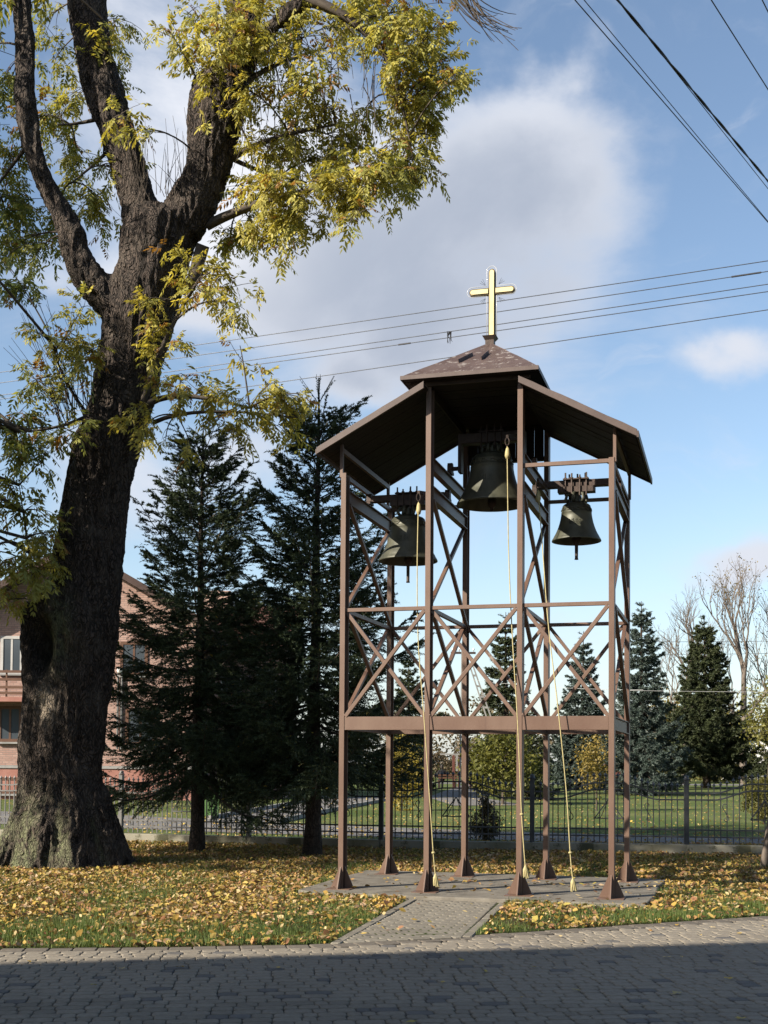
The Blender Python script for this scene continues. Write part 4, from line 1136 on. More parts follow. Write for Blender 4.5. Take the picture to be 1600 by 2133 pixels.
def grow(center, rad, nleaf, g, anchor, llen=(0.17, 0.26), thin=1.0):
    c, a = np.array(center), np.array(anchor)
    dist = np.linalg.norm(c - a)
    mid = (a + c) / 2 + np.array([0, 0, 0.22 * dist]) + rng.normal(0, 0.08 * dist, 3)
    br = bez(a, mid, c, 9)
    tw.add(br, (0.010 + 0.007 * dist) * thin, 0.006 * thin)
    nt = max(2, nleaf // 5)
    for k in range(nt):
        s = br[rng.integers(4, 9)]
        e = c + rng.normal(0, 0.68, 3) * rad * np.array([1, 1, 0.85])
        m = (s + e) / 2 + np.array([0, 0, 0.15 * np.linalg.norm(e - s)]) + rng.normal(0, 0.05, 3)
        tg = bez(s, m, e, 6)
        tw.add(tg, 0.006 * thin, 0.0028 * thin)
        dirn = unit(tg[-1] - tg[-3])
        m_ = int(np.ceil(nleaf / nt))
        idx = rng.integers(2, 6, m_)
        P = tg[idx] + rng.normal(0, 0.015, (m_, 3))
        Dv = dirn * 0.6 + rng.normal(0, 0.55, (m_, 3)) + np.array([0, 0, -0.15])
        LP.append(P); LD.append(Dv); LL.append(rng.uniform(llen[0], llen[1], m_)); LC.append(leaf_col(g, m_))
for (u, v, r, n, dY, g, anc) in CL:
    c = W(u, v, ASH_Y + dY)
    grow(c, r / PXM * 0.85, int(n * (1.9 if u < 300 else 2.1)), g, anchor_for(c), (0.15, 0.28))
# bare hanging twigs and upright water shoots
for k in range(26):
    u0, v0 = 950 + rng.uniform(-40, 30), -40
    p0 = W(u0, v0, ASH_Y - 0.6); p1 = W(980 + rng.uniform(-10, 40), 45 + rng.uniform(-30, 30), ASH_Y - 0.6); p2 = W(1030 + rng.uniform(-40, 60), 60 + rng.uniform(-50, 45), ASH_Y - 0.6 + rng.uniform(-.3, .3))
    tw.add(bez(p0, p1, p2, 8), 0.010, 0.004)
for k in range(46):
    u0 = rng.uniform(270, 420); v0 = 400 + rng.uniform(-10, 20)
    p0 = W(u0, v0, ASH_Y - 0.3); p2 = W(u0 + rng.normal(0, 18), v0 - rng.uniform(40, 170), ASH_Y - 0.4)
    tw.add(bez(p0, (p0 + p2) / 2 + Vector((rng.normal(0, .05), 0, 0)), p2, 5), 0.006, 0.0025)
for k in range(60):                                   # dead drooping twigs round the right limb
    u0 = rng.uniform(470, 800); v0 = rng.uniform(0, 240)
    p0 = W(u0, v0, ASH_Y - 0.5); p2 = W(u0 + rng.normal(15, 25), v0 + rng.uniform(60, 190), ASH_Y - 0.5 + rng.normal(0, .3))
    tw.add(bez(p0, (p0 + p2) / 2 + Vector((rng.normal(0.1, .1), 0, 0.1)), p2, 6), 0.008, 0.0035)
for k in range(40):
    u0 = rng.uniform(120, 190); v0 = rng.uniform(820, 900)
    p0 = W(u0, v0, ASH_Y - 0.45); p2 = W(u0 - rng.uniform(0, 120), v0 - rng.uniform(60, 260), ASH_Y - 0.6)
    tw.add(bez(p0, (p0 + p2) / 2 + Vector((0.1, 0, -0.02)), p2, 6), 0.008, 0.003)
tw.add(bez(W(420, 520, ASH_Y), W(400, 600, ASH_Y - .4), W(390, 605, ASH_Y - .5), 6), 0.14, 0.10)

# unseen crown left, above and behind the trunk, thinned by where its shade falls
tries = 0
placed = 0
while placed < 150 and tries < 5000:
    tries += 1
    q = rng.normal(0, 1, 3); q /= np.linalg.norm(q)
    rad = rng.uniform(0.45, 1.0) ** 0.6
    c = np.array([-9.0, 16.2, 9.5]) + q * rad * np.array([6.0, 5.0, 5.5])
    if c[2] < 4.2: continue
    # keep what the photograph shows clear
    rel = c - np.array([0, 0, EYE])
    uu = 800 + F_PX * rel[0] / rel[1]; vv = 1588 - F_PX * rel[2] / rel[1]
    if -340 < uu < 1900 and -160 < vv: continue
    tt_ = (0.6 - c[0]) / 0.757
    if 12.0 < c[1] + 0.455 * tt_ < 18.0 and -0.5 < c[2] - 0.469 * tt_ < 8.5: continue      # the tower stands in the sun
    dy_ = (18.5 - c[1]) / 0.455
    zsh, xsh = c[2] - 0.469 * dy_, c[0] + 0.757 * dy_      # where its shadow meets the plane of the trunk
    if zsh > 6.4 and xsh > -3.1: continue
    if zsh > 6.4 and xsh > -7.0 and rng.random() < 0.6: continue
    if zsh < 2.4 and xsh < -3.5 and rng.random() < 0.7: continue
    an = c + rng.normal(0, 0.5, 3) + np.array([0.9, 0.4, -0.8])
    grow(c, 0.95, 46, 0.35, an, (0.32, 0.46), 0.8)
    if placed % 8 == 0: tw.add(bez(anchor_for(an), (anchor_for(an) + an) / 2 + np.array([0, 0, 0.8]), an, 8), 0.028, 0.012)
    placed += 1
P_ = np.concatenate(LP); D_ = np.concatenate(LD); L_ = np.concatenate(LL); C_ = np.concatenate(LC)
V_, F_, Cc_ = compound_leaves(P_, D_, L_, C_, 9, 0.40)
tag(link('foliage', np_mesh('foliage', V_ - np.array(A0), F_, Cc_), M['ash_leaf'], ash), kind='stuff')
tag(link('branches', tw.mesh('branches', A0), M['twig'], ash), kind='stuff')

# ------------------------------------------------------------------ spruces
def spruce(name, base, h, rad, clear, label, seed, col0, col1, detail=1.0, needle=(0.05, 0.016), whorl=0.28, leader=0.35, droop=0.22, power=0.75, trunk_r=None, group=None, rot=0.0, nper=26, lvar=(0.72, 1.12), up=1.15, caught=0):
    g = np.random.default_rng(seed)
    root = empty(name, base)
    tag(root, label, 'tree', group)
    tr_ = trunk_r or h * 0.022
    zz = np.linspace(-0.1, h, 14)
    tb = MB()
    lean = g.normal(0, 0.01, 2)
    tb.tube([(lean[0] * z + 0.01 * math.sin(z * 2), lean[1] * z, z) for z in zz], [max(tr_ * (1.25 if z < 0.05 else 1) * (1 - 0.93 * max(z, 0) / h), 0.008) for z in zz], 10)
    tb.build('trunk', M['bark'], root, smooth=True)
    br = Tubes(3)
    tP, tD, tL = [], [], []
    z = clear
    while z < h - leader:
        f = (z - clear) / (h - clear)
        nb = int(g.integers(6, 9))
        a0 = g.uniform(0, 6.28)
        for k in range(nb):
            Lb = (rad * (1 - f) ** power * g.uniform(*lvar) + 0.10)
            az = a0 + 2 * math.pi * k / nb + g.normal(0, 0.15)
            hd_ = np.array([math.cos(az), math.sin(az), 0])
            rise = (-droop * 1.3 + up * f + g.normal(0, 0.08))
            s = np.linspace(0, 1, 10)
            zc = Lb * (rise * s - droop * np.sin(np.pi * s * 0.9) * (1 - f) + 0.16 * s ** 3)
            B = np.array([lean[0] * z, lean[1] * z, z + g.normal(0, 0.06)]) + hd_ * (Lb * s * (1 - 0.08 * f))[:, None] + np.array([0, 0, 1.0]) * zc[:, None]
            br.add(B, 0.006 + 0.011 * Lb, 0.004)
            side = np.array([-math.sin(az), math.cos(az), 0])
            nt = max(4, int(Lb / 0.06 * detail))
            sidx = np.sort(g.uniform(0.10, 1.0, nt))
            bp = np.stack([np.interp(sidx, s, B[:, i]) for i in range(3)], 1)
            bd = unit(np.stack([np.interp(sidx, s, np.gradient(B[:, i])) for i in range(3)], 1))
            sg = np.where(np.arange(nt) % 2 == 0, 1.0, -1.0)[:, None]
            td = unit(bd * 0.75 + side * sg * g.uniform(0.5, 0.95, (nt, 1)) + np.array([0, 0, -0.18]) + g.normal(0, 0.14, (nt, 3)))
            tl = np.minimum(0.50 * Lb * (1.08 - sidx) + 0.10, 0.62) * g.uniform(0.7, 1.2, nt)
            tP.append(bp); tD.append(td); tL.append(tl)
            # tip shoots that turn up
            tP.append(B[-2:]); tD.append(unit(np.tile(hd_ + np.array([0, 0, 0.35]), (2, 1)) + g.normal(0, 0.15, (2, 3)))); tL.append(np.full(2, 0.2))
            # secondary twigs hanging from the side twigs
            ns = max(2, int(nt * 1.3))
            pick = g.integers(0, nt, ns)
            mid = bp[pick] + td[pick] * (tl[pick] * g.uniform(0.25, 0.85, ns))[:, None]
            tP.append(mid); tD.append(unit(td[pick] * 0.7 + bd[pick] * 0.7 + g.normal(0, 0.25, (ns, 3)) - np.array([0, 0, 0.22]))); tL.append(tl[pick] * g.uniform(0.35, 0.6, ns))
        z += whorl * g.uniform(0.6, 1.25) * (0.70 + 0.55 * f)
    # leader shoot with its last whorls
    for zz_ in (h - leader, h - leader * 0.45):
        for k in range(5):
            az = g.uniform(0, 6.28)
            tP.append(np.array([[lean[0] * zz_, lean[1] * zz_, zz_]])); tD.append(unit(np.array([[math.cos(az), math.sin(az), 0.75]]))); tL.append(np.array([leader * 0.6]))
            br.add(np.array([tP[-1][0], tP[-1][0] + tD[-1][0] * leader * 0.6]), 0.007, 0.004)
    P, Dd, L = np.concatenate(tP), np.concatenate(tD), np.concatenate(tL)
    nT = len(P)
    tt = (np.arange(nper) + 0.5) / nper
    t2 = np.repeat(tt[None, :], nT, 0) + g.uniform(-0.02, 0.02, (nT, nper))
    c = P[:, None, :] + Dd[:, None, :] * (L[:, None] * t2)[..., None] - np.array([0, 0, 1.0]) * (0.12 * L[:, None] * t2 ** 2)[..., None]
    ref = unit(np.cross(Dd, np.array([0.2, 0.1, 1.0])))
    ref2 = np.cross(Dd, ref)
    ph = g.uniform(0, 6.28, (nT, nper))
    rd = ref[:, None, :] * np.cos(ph)[..., None] + ref2[:, None, :] * (np.sin(ph))[..., None] * 0.8
    nd = unit(rd * 0.85 + Dd[:, None, :] * 0.65)
    nl_ = needle[0] * g.uniform(0.7, 1.2, (nT, nper, 1))
    wv = unit(np.cross(nd, g.normal(0, 1, (nT, nper, 3)))) * needle[1] / 2
    tri = np.stack([c - wv, c + wv, c + nd * nl_], 2).reshape(-1, 3)
    shade_ = np.repeat(g.random((nT, 1)), nper, 1).reshape(-1, 1)
    cc_ = np.array(col0) * (1 - shade_) + np.array(col1) * shade_
    cc_ = cc_ * g.uniform(0.8, 1.2, (len(cc_), 1))
    tag(link('needles', np_mesh('needles', tri, np.arange(len(tri)).reshape(-1, 3), np.repeat(cc_, 3, 0)), M['needle'], root), kind='stuff')
    tag(link('branches', br.mesh('branches'), M['twig'], root), kind='stuff')
    if caught:
        m_ = caught
        pk_ = P[g.integers(0, nT, m_)] + g.normal(0, 0.03, (m_, 3)) + np.array([0, 0, 0.03])
        pk_ = pk_[pk_[:, 2] < h * 0.72]; m_ = len(pk_)
        a_ = unit(g.normal(0, 1, (m_, 3))); b_ = unit(np.cross(a_, g.normal(0, 1, (m_, 3))))
        sz_ = g.uniform(0.02, 0.045, (m_, 1))
        q_ = np.stack([pk_ - a_ * sz_, pk_ + b_ * sz_ * 0.4, pk_ + a_ * sz_, pk_ - b_ * sz_ * 0.4], 1).reshape(-1, 3)
        cl_ = np.array([(0.55, 0.42, 0.10), (0.45, 0.25, 0.06)])[g.integers(0, 2, m_)]
        tag(link('caught_leaves', np_mesh('caught_leaves', q_, np.arange(4 * m_).reshape(-1, 4), np.repeat(cl_, 4, 0)), M['litter'], root), kind='stuff')
    return root
def gpt(u, Y): 
    p = at(u, 1600, Y); return (p.x, Y, GZ)
SG = ((0.042, 0.068, 0.036), (0.098, 0.130, 0.062))
spruce('spruce_tree', gpt(412, 21.7), 7.55, 2.15, 1.5, 'dark green spruce just right of the old ash trunk', 11, *SG, detail=1.45, needle=(0.045, 0.018), whorl=0.285, leader=0.55, trunk_r=0.135, nper=34, power=0.72, droop=0.13, lvar=(0.5, 1.15), caught=420)
spruce('spruce_tree', gpt(652, 21.0), 8.15, 2.1, 1.55, 'tall dark spruce with long bare leader beside the bell tower', 23, *SG, detail=1.45, needle=(0.045, 0.018), whorl=0.285, leader=1.0, trunk_r=0.15, nper=34, power=0.72, droop=0.13, lvar=(0.5, 1.15), caught=420)
BL = ((0.055, 0.085, 0.070), (0.125, 0.160, 0.140))
DK = ((0.040, 0.056, 0.026), (0.088, 0.105, 0.045))
spruce('blue_spruce', gpt(1338, 64.0), 10.0, 2.5, 1.3, 'tall blue-grey spruce right of the tower', 31, *BL, detail=0.8, needle=(0.13, 0.05), whorl=0.38, leader=0.6, nper=16, power=0.95, up=0.7)
spruce('blue_spruce', gpt(1212, 75.0), 9.6, 2.3, 1.0, 'blue-grey spruce seen through the right bay of the tower', 37, *BL, detail=0.8, needle=(0.14, 0.055), whorl=0.38, leader=0.6, nper=16, power=0.95, up=0.7)
spruce('spruce_tree', gpt(1472, 83.0), 11.6, 3.7, 2.2, 'broad dark spruce on the park lawn near the right edge', 41, *DK, detail=0.8, needle=(0.16, 0.06), whorl=0.36, leader=0.7, nper=18, power=0.95, up=0.6)
spruce('spruce_tree', gpt(1052, 64.0), 9.4, 2.0, 0.9, 'dark spruce seen through the middle bay of the tower', 43, *DK, detail=0.8, needle=(0.13, 0.05), whorl=0.40, leader=0.8, nper=16, power=0.9, up=0.75)
spruce('spruce_tree', gpt(852, 70.0), 7.7, 1.35, 0.7, 'small dark spruce seen between the first two front posts', 47, *DK, detail=0.75, needle=(0.13, 0.05), whorl=0.40, leader=0.5, nper=16)
spruce('spruce_tree', gpt(1100, 54.0), 3.4, 1.1, 0.4, 'low dark spruce behind the third front post', 53, *DK, detail=0.8, needle=(0.11, 0.045), whorl=0.34, leader=0.4, nper=14)
spruce('spruce_tree', gpt(1650, 78.0), 7.5, 2.6, 0.8, 'spruce cut by the right edge of the picture', 59, *DK, detail=0.6, needle=(0.16, 0.06), whorl=0.38, leader=0.6, nper=14)

# ------------------------------------------------------------------ broad-leaved trees, shrubs, hedge
def leafy(name, base, crown_c, crown_r, n, size, c0, c1, label, cat='tree', seed=1, trunk=(0.07, 1.0), clumps=34, spread=0.28, group=None, kindmat='far_leaf', hang=0.0):
    g = np.random.default_rng(seed)
    root = empty(name, base)
    tag(root, label, cat, group)
    cc_ = np.array(crown_c); rr = np.array(crown_r)
    q = unit(g.normal(0, 1, (clumps, 3))) * g.uniform(0.35, 1.0, (clumps, 1)) ** 0.5
    ctr = cc_ + q * rr * 0.86
    ctr[:, 2] = np.maximum(ctr[:, 2], 0.08)
    tb = Tubes(6)
    top = cc_.copy(); top[2] = cc_[2] + rr[2] * 0.45
    tb.add(bez((0, 0, -0.1), ((cc_[0]) * 0.3, 0, cc_[2] * 0.5), top, 8), trunk[0], trunk[0] * 0.3)
    tr_ = link('trunk', tb.mesh('trunk'), M['twig'], root)
    bb = Tubes(4)
    for c in ctr:
        s = top * g.uniform(0.45, 0.95)
        bb.add(bez(s, (s + c) / 2 + np.array([0, 0, 0.1 * rr[2]]), c, 5), trunk[0] * 0.28, trunk[0] * 0.07)
    tag(link('branches', bb.mesh('branches'), M['twig'], root), kind='stuff')
    ci = g.integers(0, clumps, n)
    P = ctr[ci] + g.normal(0, 1, (n, 3)) * rr * spread
    P[:, 2] -= hang * g.random(n)
    P[:, 2] = np.maximum(P[:, 2], 0.03)
    nd = unit(g.normal(0, 1, (n, 3)) + np.array([0, -0.2, 0.5]))
    a = unit(np.cross(nd, g.normal(0, 1, (n, 3)))); b = np.cross(nd, a)
    s1 = size * g.uniform(0.6, 1.3, (n, 1))
    quad = np.stack([P - a * s1, P - b * s1 * 0.55 + nd * s1 * 0.15, P + a * s1, P + b * s1 * 0.55 + nd * s1 * 0.15], 1).reshape(-1, 3)
    k = (0.35 * g.random((n, 1)) + 0.65 * g.random((clumps, 1))[ci])
    col = np.array(c0) * (1 - k) + np.array(c1) * k
    tag(link('foliage', np_mesh('foliage', quad, np.arange(4 * n).reshape(-1, 4), np.repeat(col, 4, 0)), M[kindmat], root), kind='stuff')
    return root
leafy('maple_tree', gpt(1048, 48.0), (0, 0, 1.62), (1.45, 1.3, 1.35), 5200, 0.075, (0.085, 0.105, 0.022), (0.22, 0.21, 0.045), 'round yellow-green tree between the second and third front posts', seed=3, clumps=46, spread=0.2)
leafy('birch_sapling', gpt(1243, 42.0), (0, 0, 1.62), (0.66, 0.6, 0.95), 1500, 0.055, (0.20, 0.17, 0.04), (0.42, 0.30, 0.08), 'young tree with sparse orange-yellow leaves behind the fence', seed=5, trunk=(0.035, 1), clumps=26)
leafy('autumn_shrub', gpt(838, 41.0), (0, 0, 1.2), (0.62, 0.6, 1.25), 2200, 0.055, (0.24, 0.20, 0.04), (0.52, 0.40, 0.07), 'bright yellow shrub seen left of the second front post', 'shrub', seed=6, trunk=(0.03, 1), clumps=30)
leafy('willow_tree', gpt(1600, 76.0), (0.6, 0, 5.0), (2.2, 2.0, 2.3), 4200, 0.10, (0.13, 0.14, 0.035), (0.30, 0.28, 0.07), 'tall yellow-green willow at the right edge behind spruces', seed=8, trunk=(0.16, 1), clumps=44, spread=0.2, hang=0.3)
leafy('garden_tree', gpt(1400, 104.0), (0, 0, 4.3), (3.0, 2.0, 2.6), 3600, 0.15, (0.20, 0.16, 0.045), (0.34, 0.27, 0.07), 'ochre tree between blue spruce and broad dark spruce', seed=9, trunk=(0.16, 1), clumps=36)
leafy('garden_tree', gpt(1525, 108.0), (0, 0, 3.6), (2.6, 2.0, 3.4), 3600, 0.15, (0.16, 0.15, 0.04), (0.30, 0.26, 0.07), 'olive tree behind the broad dark spruce on its right', seed=10, trunk=(0.16, 1), clumps=36)
leafy('thuja_shrub', gpt(1010, 25.3), (0, 0, 0.36), (0.37, 0.35, 0.42), 3200, 0.024, (0.06, 0.05, 0.022), (0.12, 0.095, 0.04), 'brownish conical thuja behind the fence between the middle posts', 'shrub', seed=12, trunk=(0.03, 1), clumps=44, spread=0.16)
leafy('thuja_shrub', gpt(1009, 25.3), (0, 0, 0.72), (0.15, 0.15, 0.26), 900, 0.022, (0.06, 0.05, 0.022), (0.12, 0.095, 0.04), 'pointed brown top growing out of the conical thuja', 'shrub', seed=13, trunk=(0.015, 1), clumps=18, spread=0.2)
leafy('thuja_ball', gpt(1592, 33.5), (0, 0, 0.66), (0.66, 0.62, 0.66), 7000, 0.030, (0.09, 0.10, 0.02), (0.21, 0.19, 0.05), 'clipped ball-shaped yellow-green thuja behind the fence at right', 'shrub', seed=14, trunk=(0.04, 1), clumps=90, spread=0.12)
leafy('garden_bush', gpt(497, 38.0), (0, 0, 0.72), (0.75, 0.6, 0.75), 2600, 0.05, (0.03, 0.045, 0.014), (0.07, 0.085, 0.03), 'dark green bush behind the green wheelie bin', 'shrub', seed=15, trunk=(0.03, 1), clumps=40, spread=0.2)
def hedge(name, x0, x1, y, h, dep, n, size, c0, c1, label, seed):
    g = np.random.default_rng(seed)
    root = empty(name, ((x0 + x1) / 2, y, GZ)); tag(root, label, 'hedge')
    w = (x1 - x0)
    X = g.uniform(-w/2, w/2, n)
    top = h * (0.75 + 0.22 * np.sin(X * 1.3) + 0.12 * np.sin(X * 3.7 + 1))
    Z = top * g.uniform(0.02, 1.0, n) ** 0.8
    P = np.stack([X, g.normal(0, dep / 2, n), Z], 1)
    nd = unit(g.normal(0, 1, (n, 3)) + np.array([0, -0.4, 0.3]))
    a = unit(np.cross(nd, g.normal(0, 1, (n, 3)))); b = np.cross(nd, a)
    s1 = size * g.uniform(0.6, 1.3, (n, 1))
    quad = np.stack([P - a * s1, P - b * s1 * 0.6, P + a * s1, P + b * s1 * 0.6], 1).reshape(-1, 3)
    k = np.clip(0.5 + 0.5 * np.sin(X * 2.1 + Z * 1.5)[:, None] * 0.7 + g.normal(0, 0.2, (n, 1)), 0, 1)
    col = np.array(c0) * (1 - k) + np.array(c1) * k
    tag(link('foliage', np_mesh('foliage', quad, np.arange(4 * n).reshape(-1, 4), np.repeat(col, 4, 0)), M['far_leaf'], root), kind='stuff')
    st = Tubes(4)
    for k in range(int(w / 0.6)):
        x = g.uniform(-w/2, w/2); st.add(np.array([[x, 0, -0.1], [x + g.normal(0, .1), 0, h * 0.4], [x + g.normal(0, .3), 0, h * 0.75]]), 0.04, 0.012)
    link('stems', st.mesh('stems'), M['twig'], root)
hedge('garden_hedge', 22.0, 33.5, 112.0, 2.9, 1.2, 9000, 0.10, (0.22, 0.21, 0.06), (0.44, 0.40, 0.15), 'pale yellow hedge beyond the park lawn at right', 71)
hedge('garden_hedge', 1.0, 13.0, 118.0, 4.0, 1.5, 11000, 0.11, (0.17, 0.13, 0.085), (0.27, 0.215, 0.14), 'brown autumn hedge beyond the lawn behind the tower', 72)
# distant wood: one mass along the horizon
g_ = np.random.default_rng(77)
nw = 42000
X = g_.uniform(-120, 150, nw); Yw = 165 + g_.normal(0, 5, nw)
Hh_ = 7.0 + 2.2 * np.sin(X * 0.13) + 1.6 * np.sin(X * 0.41 + 2) + 1.0 * np.sin(X * 1.1)
Zw = Hh_ * g_.uniform(0, 1, nw) ** 0.75
Pw = np.stack([X, Yw, Zw], 1)
nd = unit(g_.normal(0, 1, (nw, 3))); a = unit(np.cross(nd, g_.normal(0, 1, (nw, 3)))); b = np.cross(nd, a)
s1 = 0.27 * g_.uniform(0.6, 1.3, (nw, 1))
quad = np.stack([Pw - a * s1, Pw - b * s1 * .6, Pw + a * s1, Pw + b * s1 * .6], 1).reshape(-1, 3)
kk = np.clip(0.5 + 0.4 * np.sin(X * 0.5)[:, None] + g_.normal(0, .25, (nw, 1)), 0, 1)
colw = np.array((0.13, 0.105, 0.07)) * (1 - kk) + np.array((0.22, 0.18, 0.10)) * kk
tag(link('distant_wood', np_mesh('distant_wood', quad, np.arange(4 * nw).reshape(-1, 4), np.repeat(colw, 4, 0)), M['far_leaf']), 'brownish belt of autumn trees along the horizon', 'wood', kind='stuff')

def bare_tree(base, h, seed, label, leaves=0, spread=0.9, r0=None):
    g = np.random.default_rng(seed)
    root = empty('bare_tree', base); tag(root, label, 'tree')
    limbs, twigs = Tubes(6), Tubes(3)
    tips = []
    def rec(p, d, L, r, depth):
        n = 5
        pts = [p]
        for k in range(n):
            d = unit(d + g.normal(0, 0.10, 3) + np.array([0, 0, 0.05]))
            pts.append(pts[-1] + d * L / n)
        (limbs if depth < 2 else twigs).add(np.array(pts), r, r * 0.62)
        if depth >= 6: tips.append(pts[-1]); return
        nc = 3 if depth < 4 else 2
        for k in range(nc):
            q = pts[int(g.integers(2, n + 1))] if k else pts[-1]
            ax = unit(g.normal(0, 1, 3) * np.array([1, 1, 0.5]))
            nd_ = unit(d + ax * (spread * g.uniform(0.35, 0.75)) + np.array([0, 0, 0.12]))
            rec(q, nd_, L * g.uniform(0.62, 0.82), max(r * 0.60, 0.011), depth + 1)
    r_ = r0 or h * 0.014
    limbs.add(np.array([[0, 0, -0.2], [0, 0, h * 0.12], [g.normal(0, .1), 0, h * 0.3]]), r_ * 1.15, r_)
    rec(np.array([0, 0, h * 0.3]), np.array([0.0, 0, 1]), h * 0.23, r_, 0)
    rec(np.array([0, 0, h * 0.26]), unit(np.array([0.6, 0.2, 0.9])), h * 0.18, r_ * 0.6, 1)
    rec(np.array([0, 0, h * 0.24]), unit(np.array([-0.7, 0.1, 0.9])), h * 0.18, r_ * 0.6, 1)
    link('trunk', limbs.mesh('trunk'), M['bare_twig'], root)
    tag(link('twigs', twigs.mesh('twigs'), M['bare_twig'], root), kind='stuff')
    if leaves:
        T = np.array(tips); n = leaves
        P = T[g.integers(0, len(T), n)] + g.normal(0, 0.25, (n, 3))
        nd = unit(g.normal(0, 1, (n, 3))); a = unit(np.cross(nd, g.normal(0, 1, (n, 3)))); b = np.cross(nd, a)
        quad = np.stack([P - a * .09, P - b * .06, P + a * .09, P + b * .06], 1).reshape(-1, 3)
        tag(link('last_leaves', np_mesh('last_leaves', quad, np.arange(4 * n).reshape(-1, 4), np.tile(np.array((0.22, 0.17, 0.06)), (4 * n, 1))), M['far_leaf'], root), kind='stuff')
bare_tree(gpt(1424, 100), 16.3, 81, 'bare spreading tree between blue spruce and broad dark spruce', 0, 1.0)
bare_tree(gpt(1548, 101), 18.8, 82, 'tallest bare tree rising behind the broad dark spruce', 500, 0.85)
bare_tree(gpt(1650, 104), 17.5, 83, 'bare tree cut by the right edge of the picture', 300, 0.95)

# ------------------------------------------------------------------ fence
FP = [Vector((-11.1, 26.75, 0)), Vector((-8.1, 25.6, 0)), Vector((-5.17, 24.55, 0)), Vector((-2.56, 23.72, 0)), Vector((-0.04, 22.98, 0)), Vector((2.70, 22.60, 0)), Vector((5.42, 22.27, 0)), Vector((8.1, 21.85, 0)), Vector((10.8, 21.45, 0))]
PLZ = 0.115                                             # top of the plinth
pnames = ['mossy concrete fence plinth far left of the ash trunk', 'mossy concrete fence plinth behind the ash trunk', 'sunlit mossy concrete plinth under the grey fence panel', 'mossy concrete plinth behind the tall spruce', 'concrete plinth under the fence behind the tower legs', 'shaded concrete plinth right of the tower', 'concrete plinth at the right picture edge', 'concrete plinth beyond the right picture edge']
flabels = ['grey iron fence panel far left beyond the picture edge', 'grey iron fence panel seen left of the ash trunk', 'sunlit grey iron fence panel between ash and first spruce', 'dark iron fence panel behind the tall spruce and left tower legs', 'dark iron fence panel with triangle ornament behind the middle tower legs', 'dark iron fence panel with scrolls behind the right tower legs', 'dark iron fence panel right of the tower with curving rails', 'dark iron fence panel beyond the right picture edge']
picket_me = {}
def picket_mesh(hh, grey):
    key = (round(hh, 2), grey)
    if key not in picket_me:
        mb = MB()
        mb.box(-0.009, 0.009, -0.009, 0.009, 0.02, key[0] - 0.085)
        z = key[0] - 0.095
        mb.lathe([(0.0, z - 0.004), (0.018, z), (0.018, z + 0.014), (0.009, z + 0.02), (0.033, z + 0.036), (0.016, z + 0.062), (0.0, z + 0.098)], 6)
        me = mb.mesh('picket'); me.materials.append(M['fence_lit' if grey else 'fence']); picket_me[key] = me
    return picket_me[key]
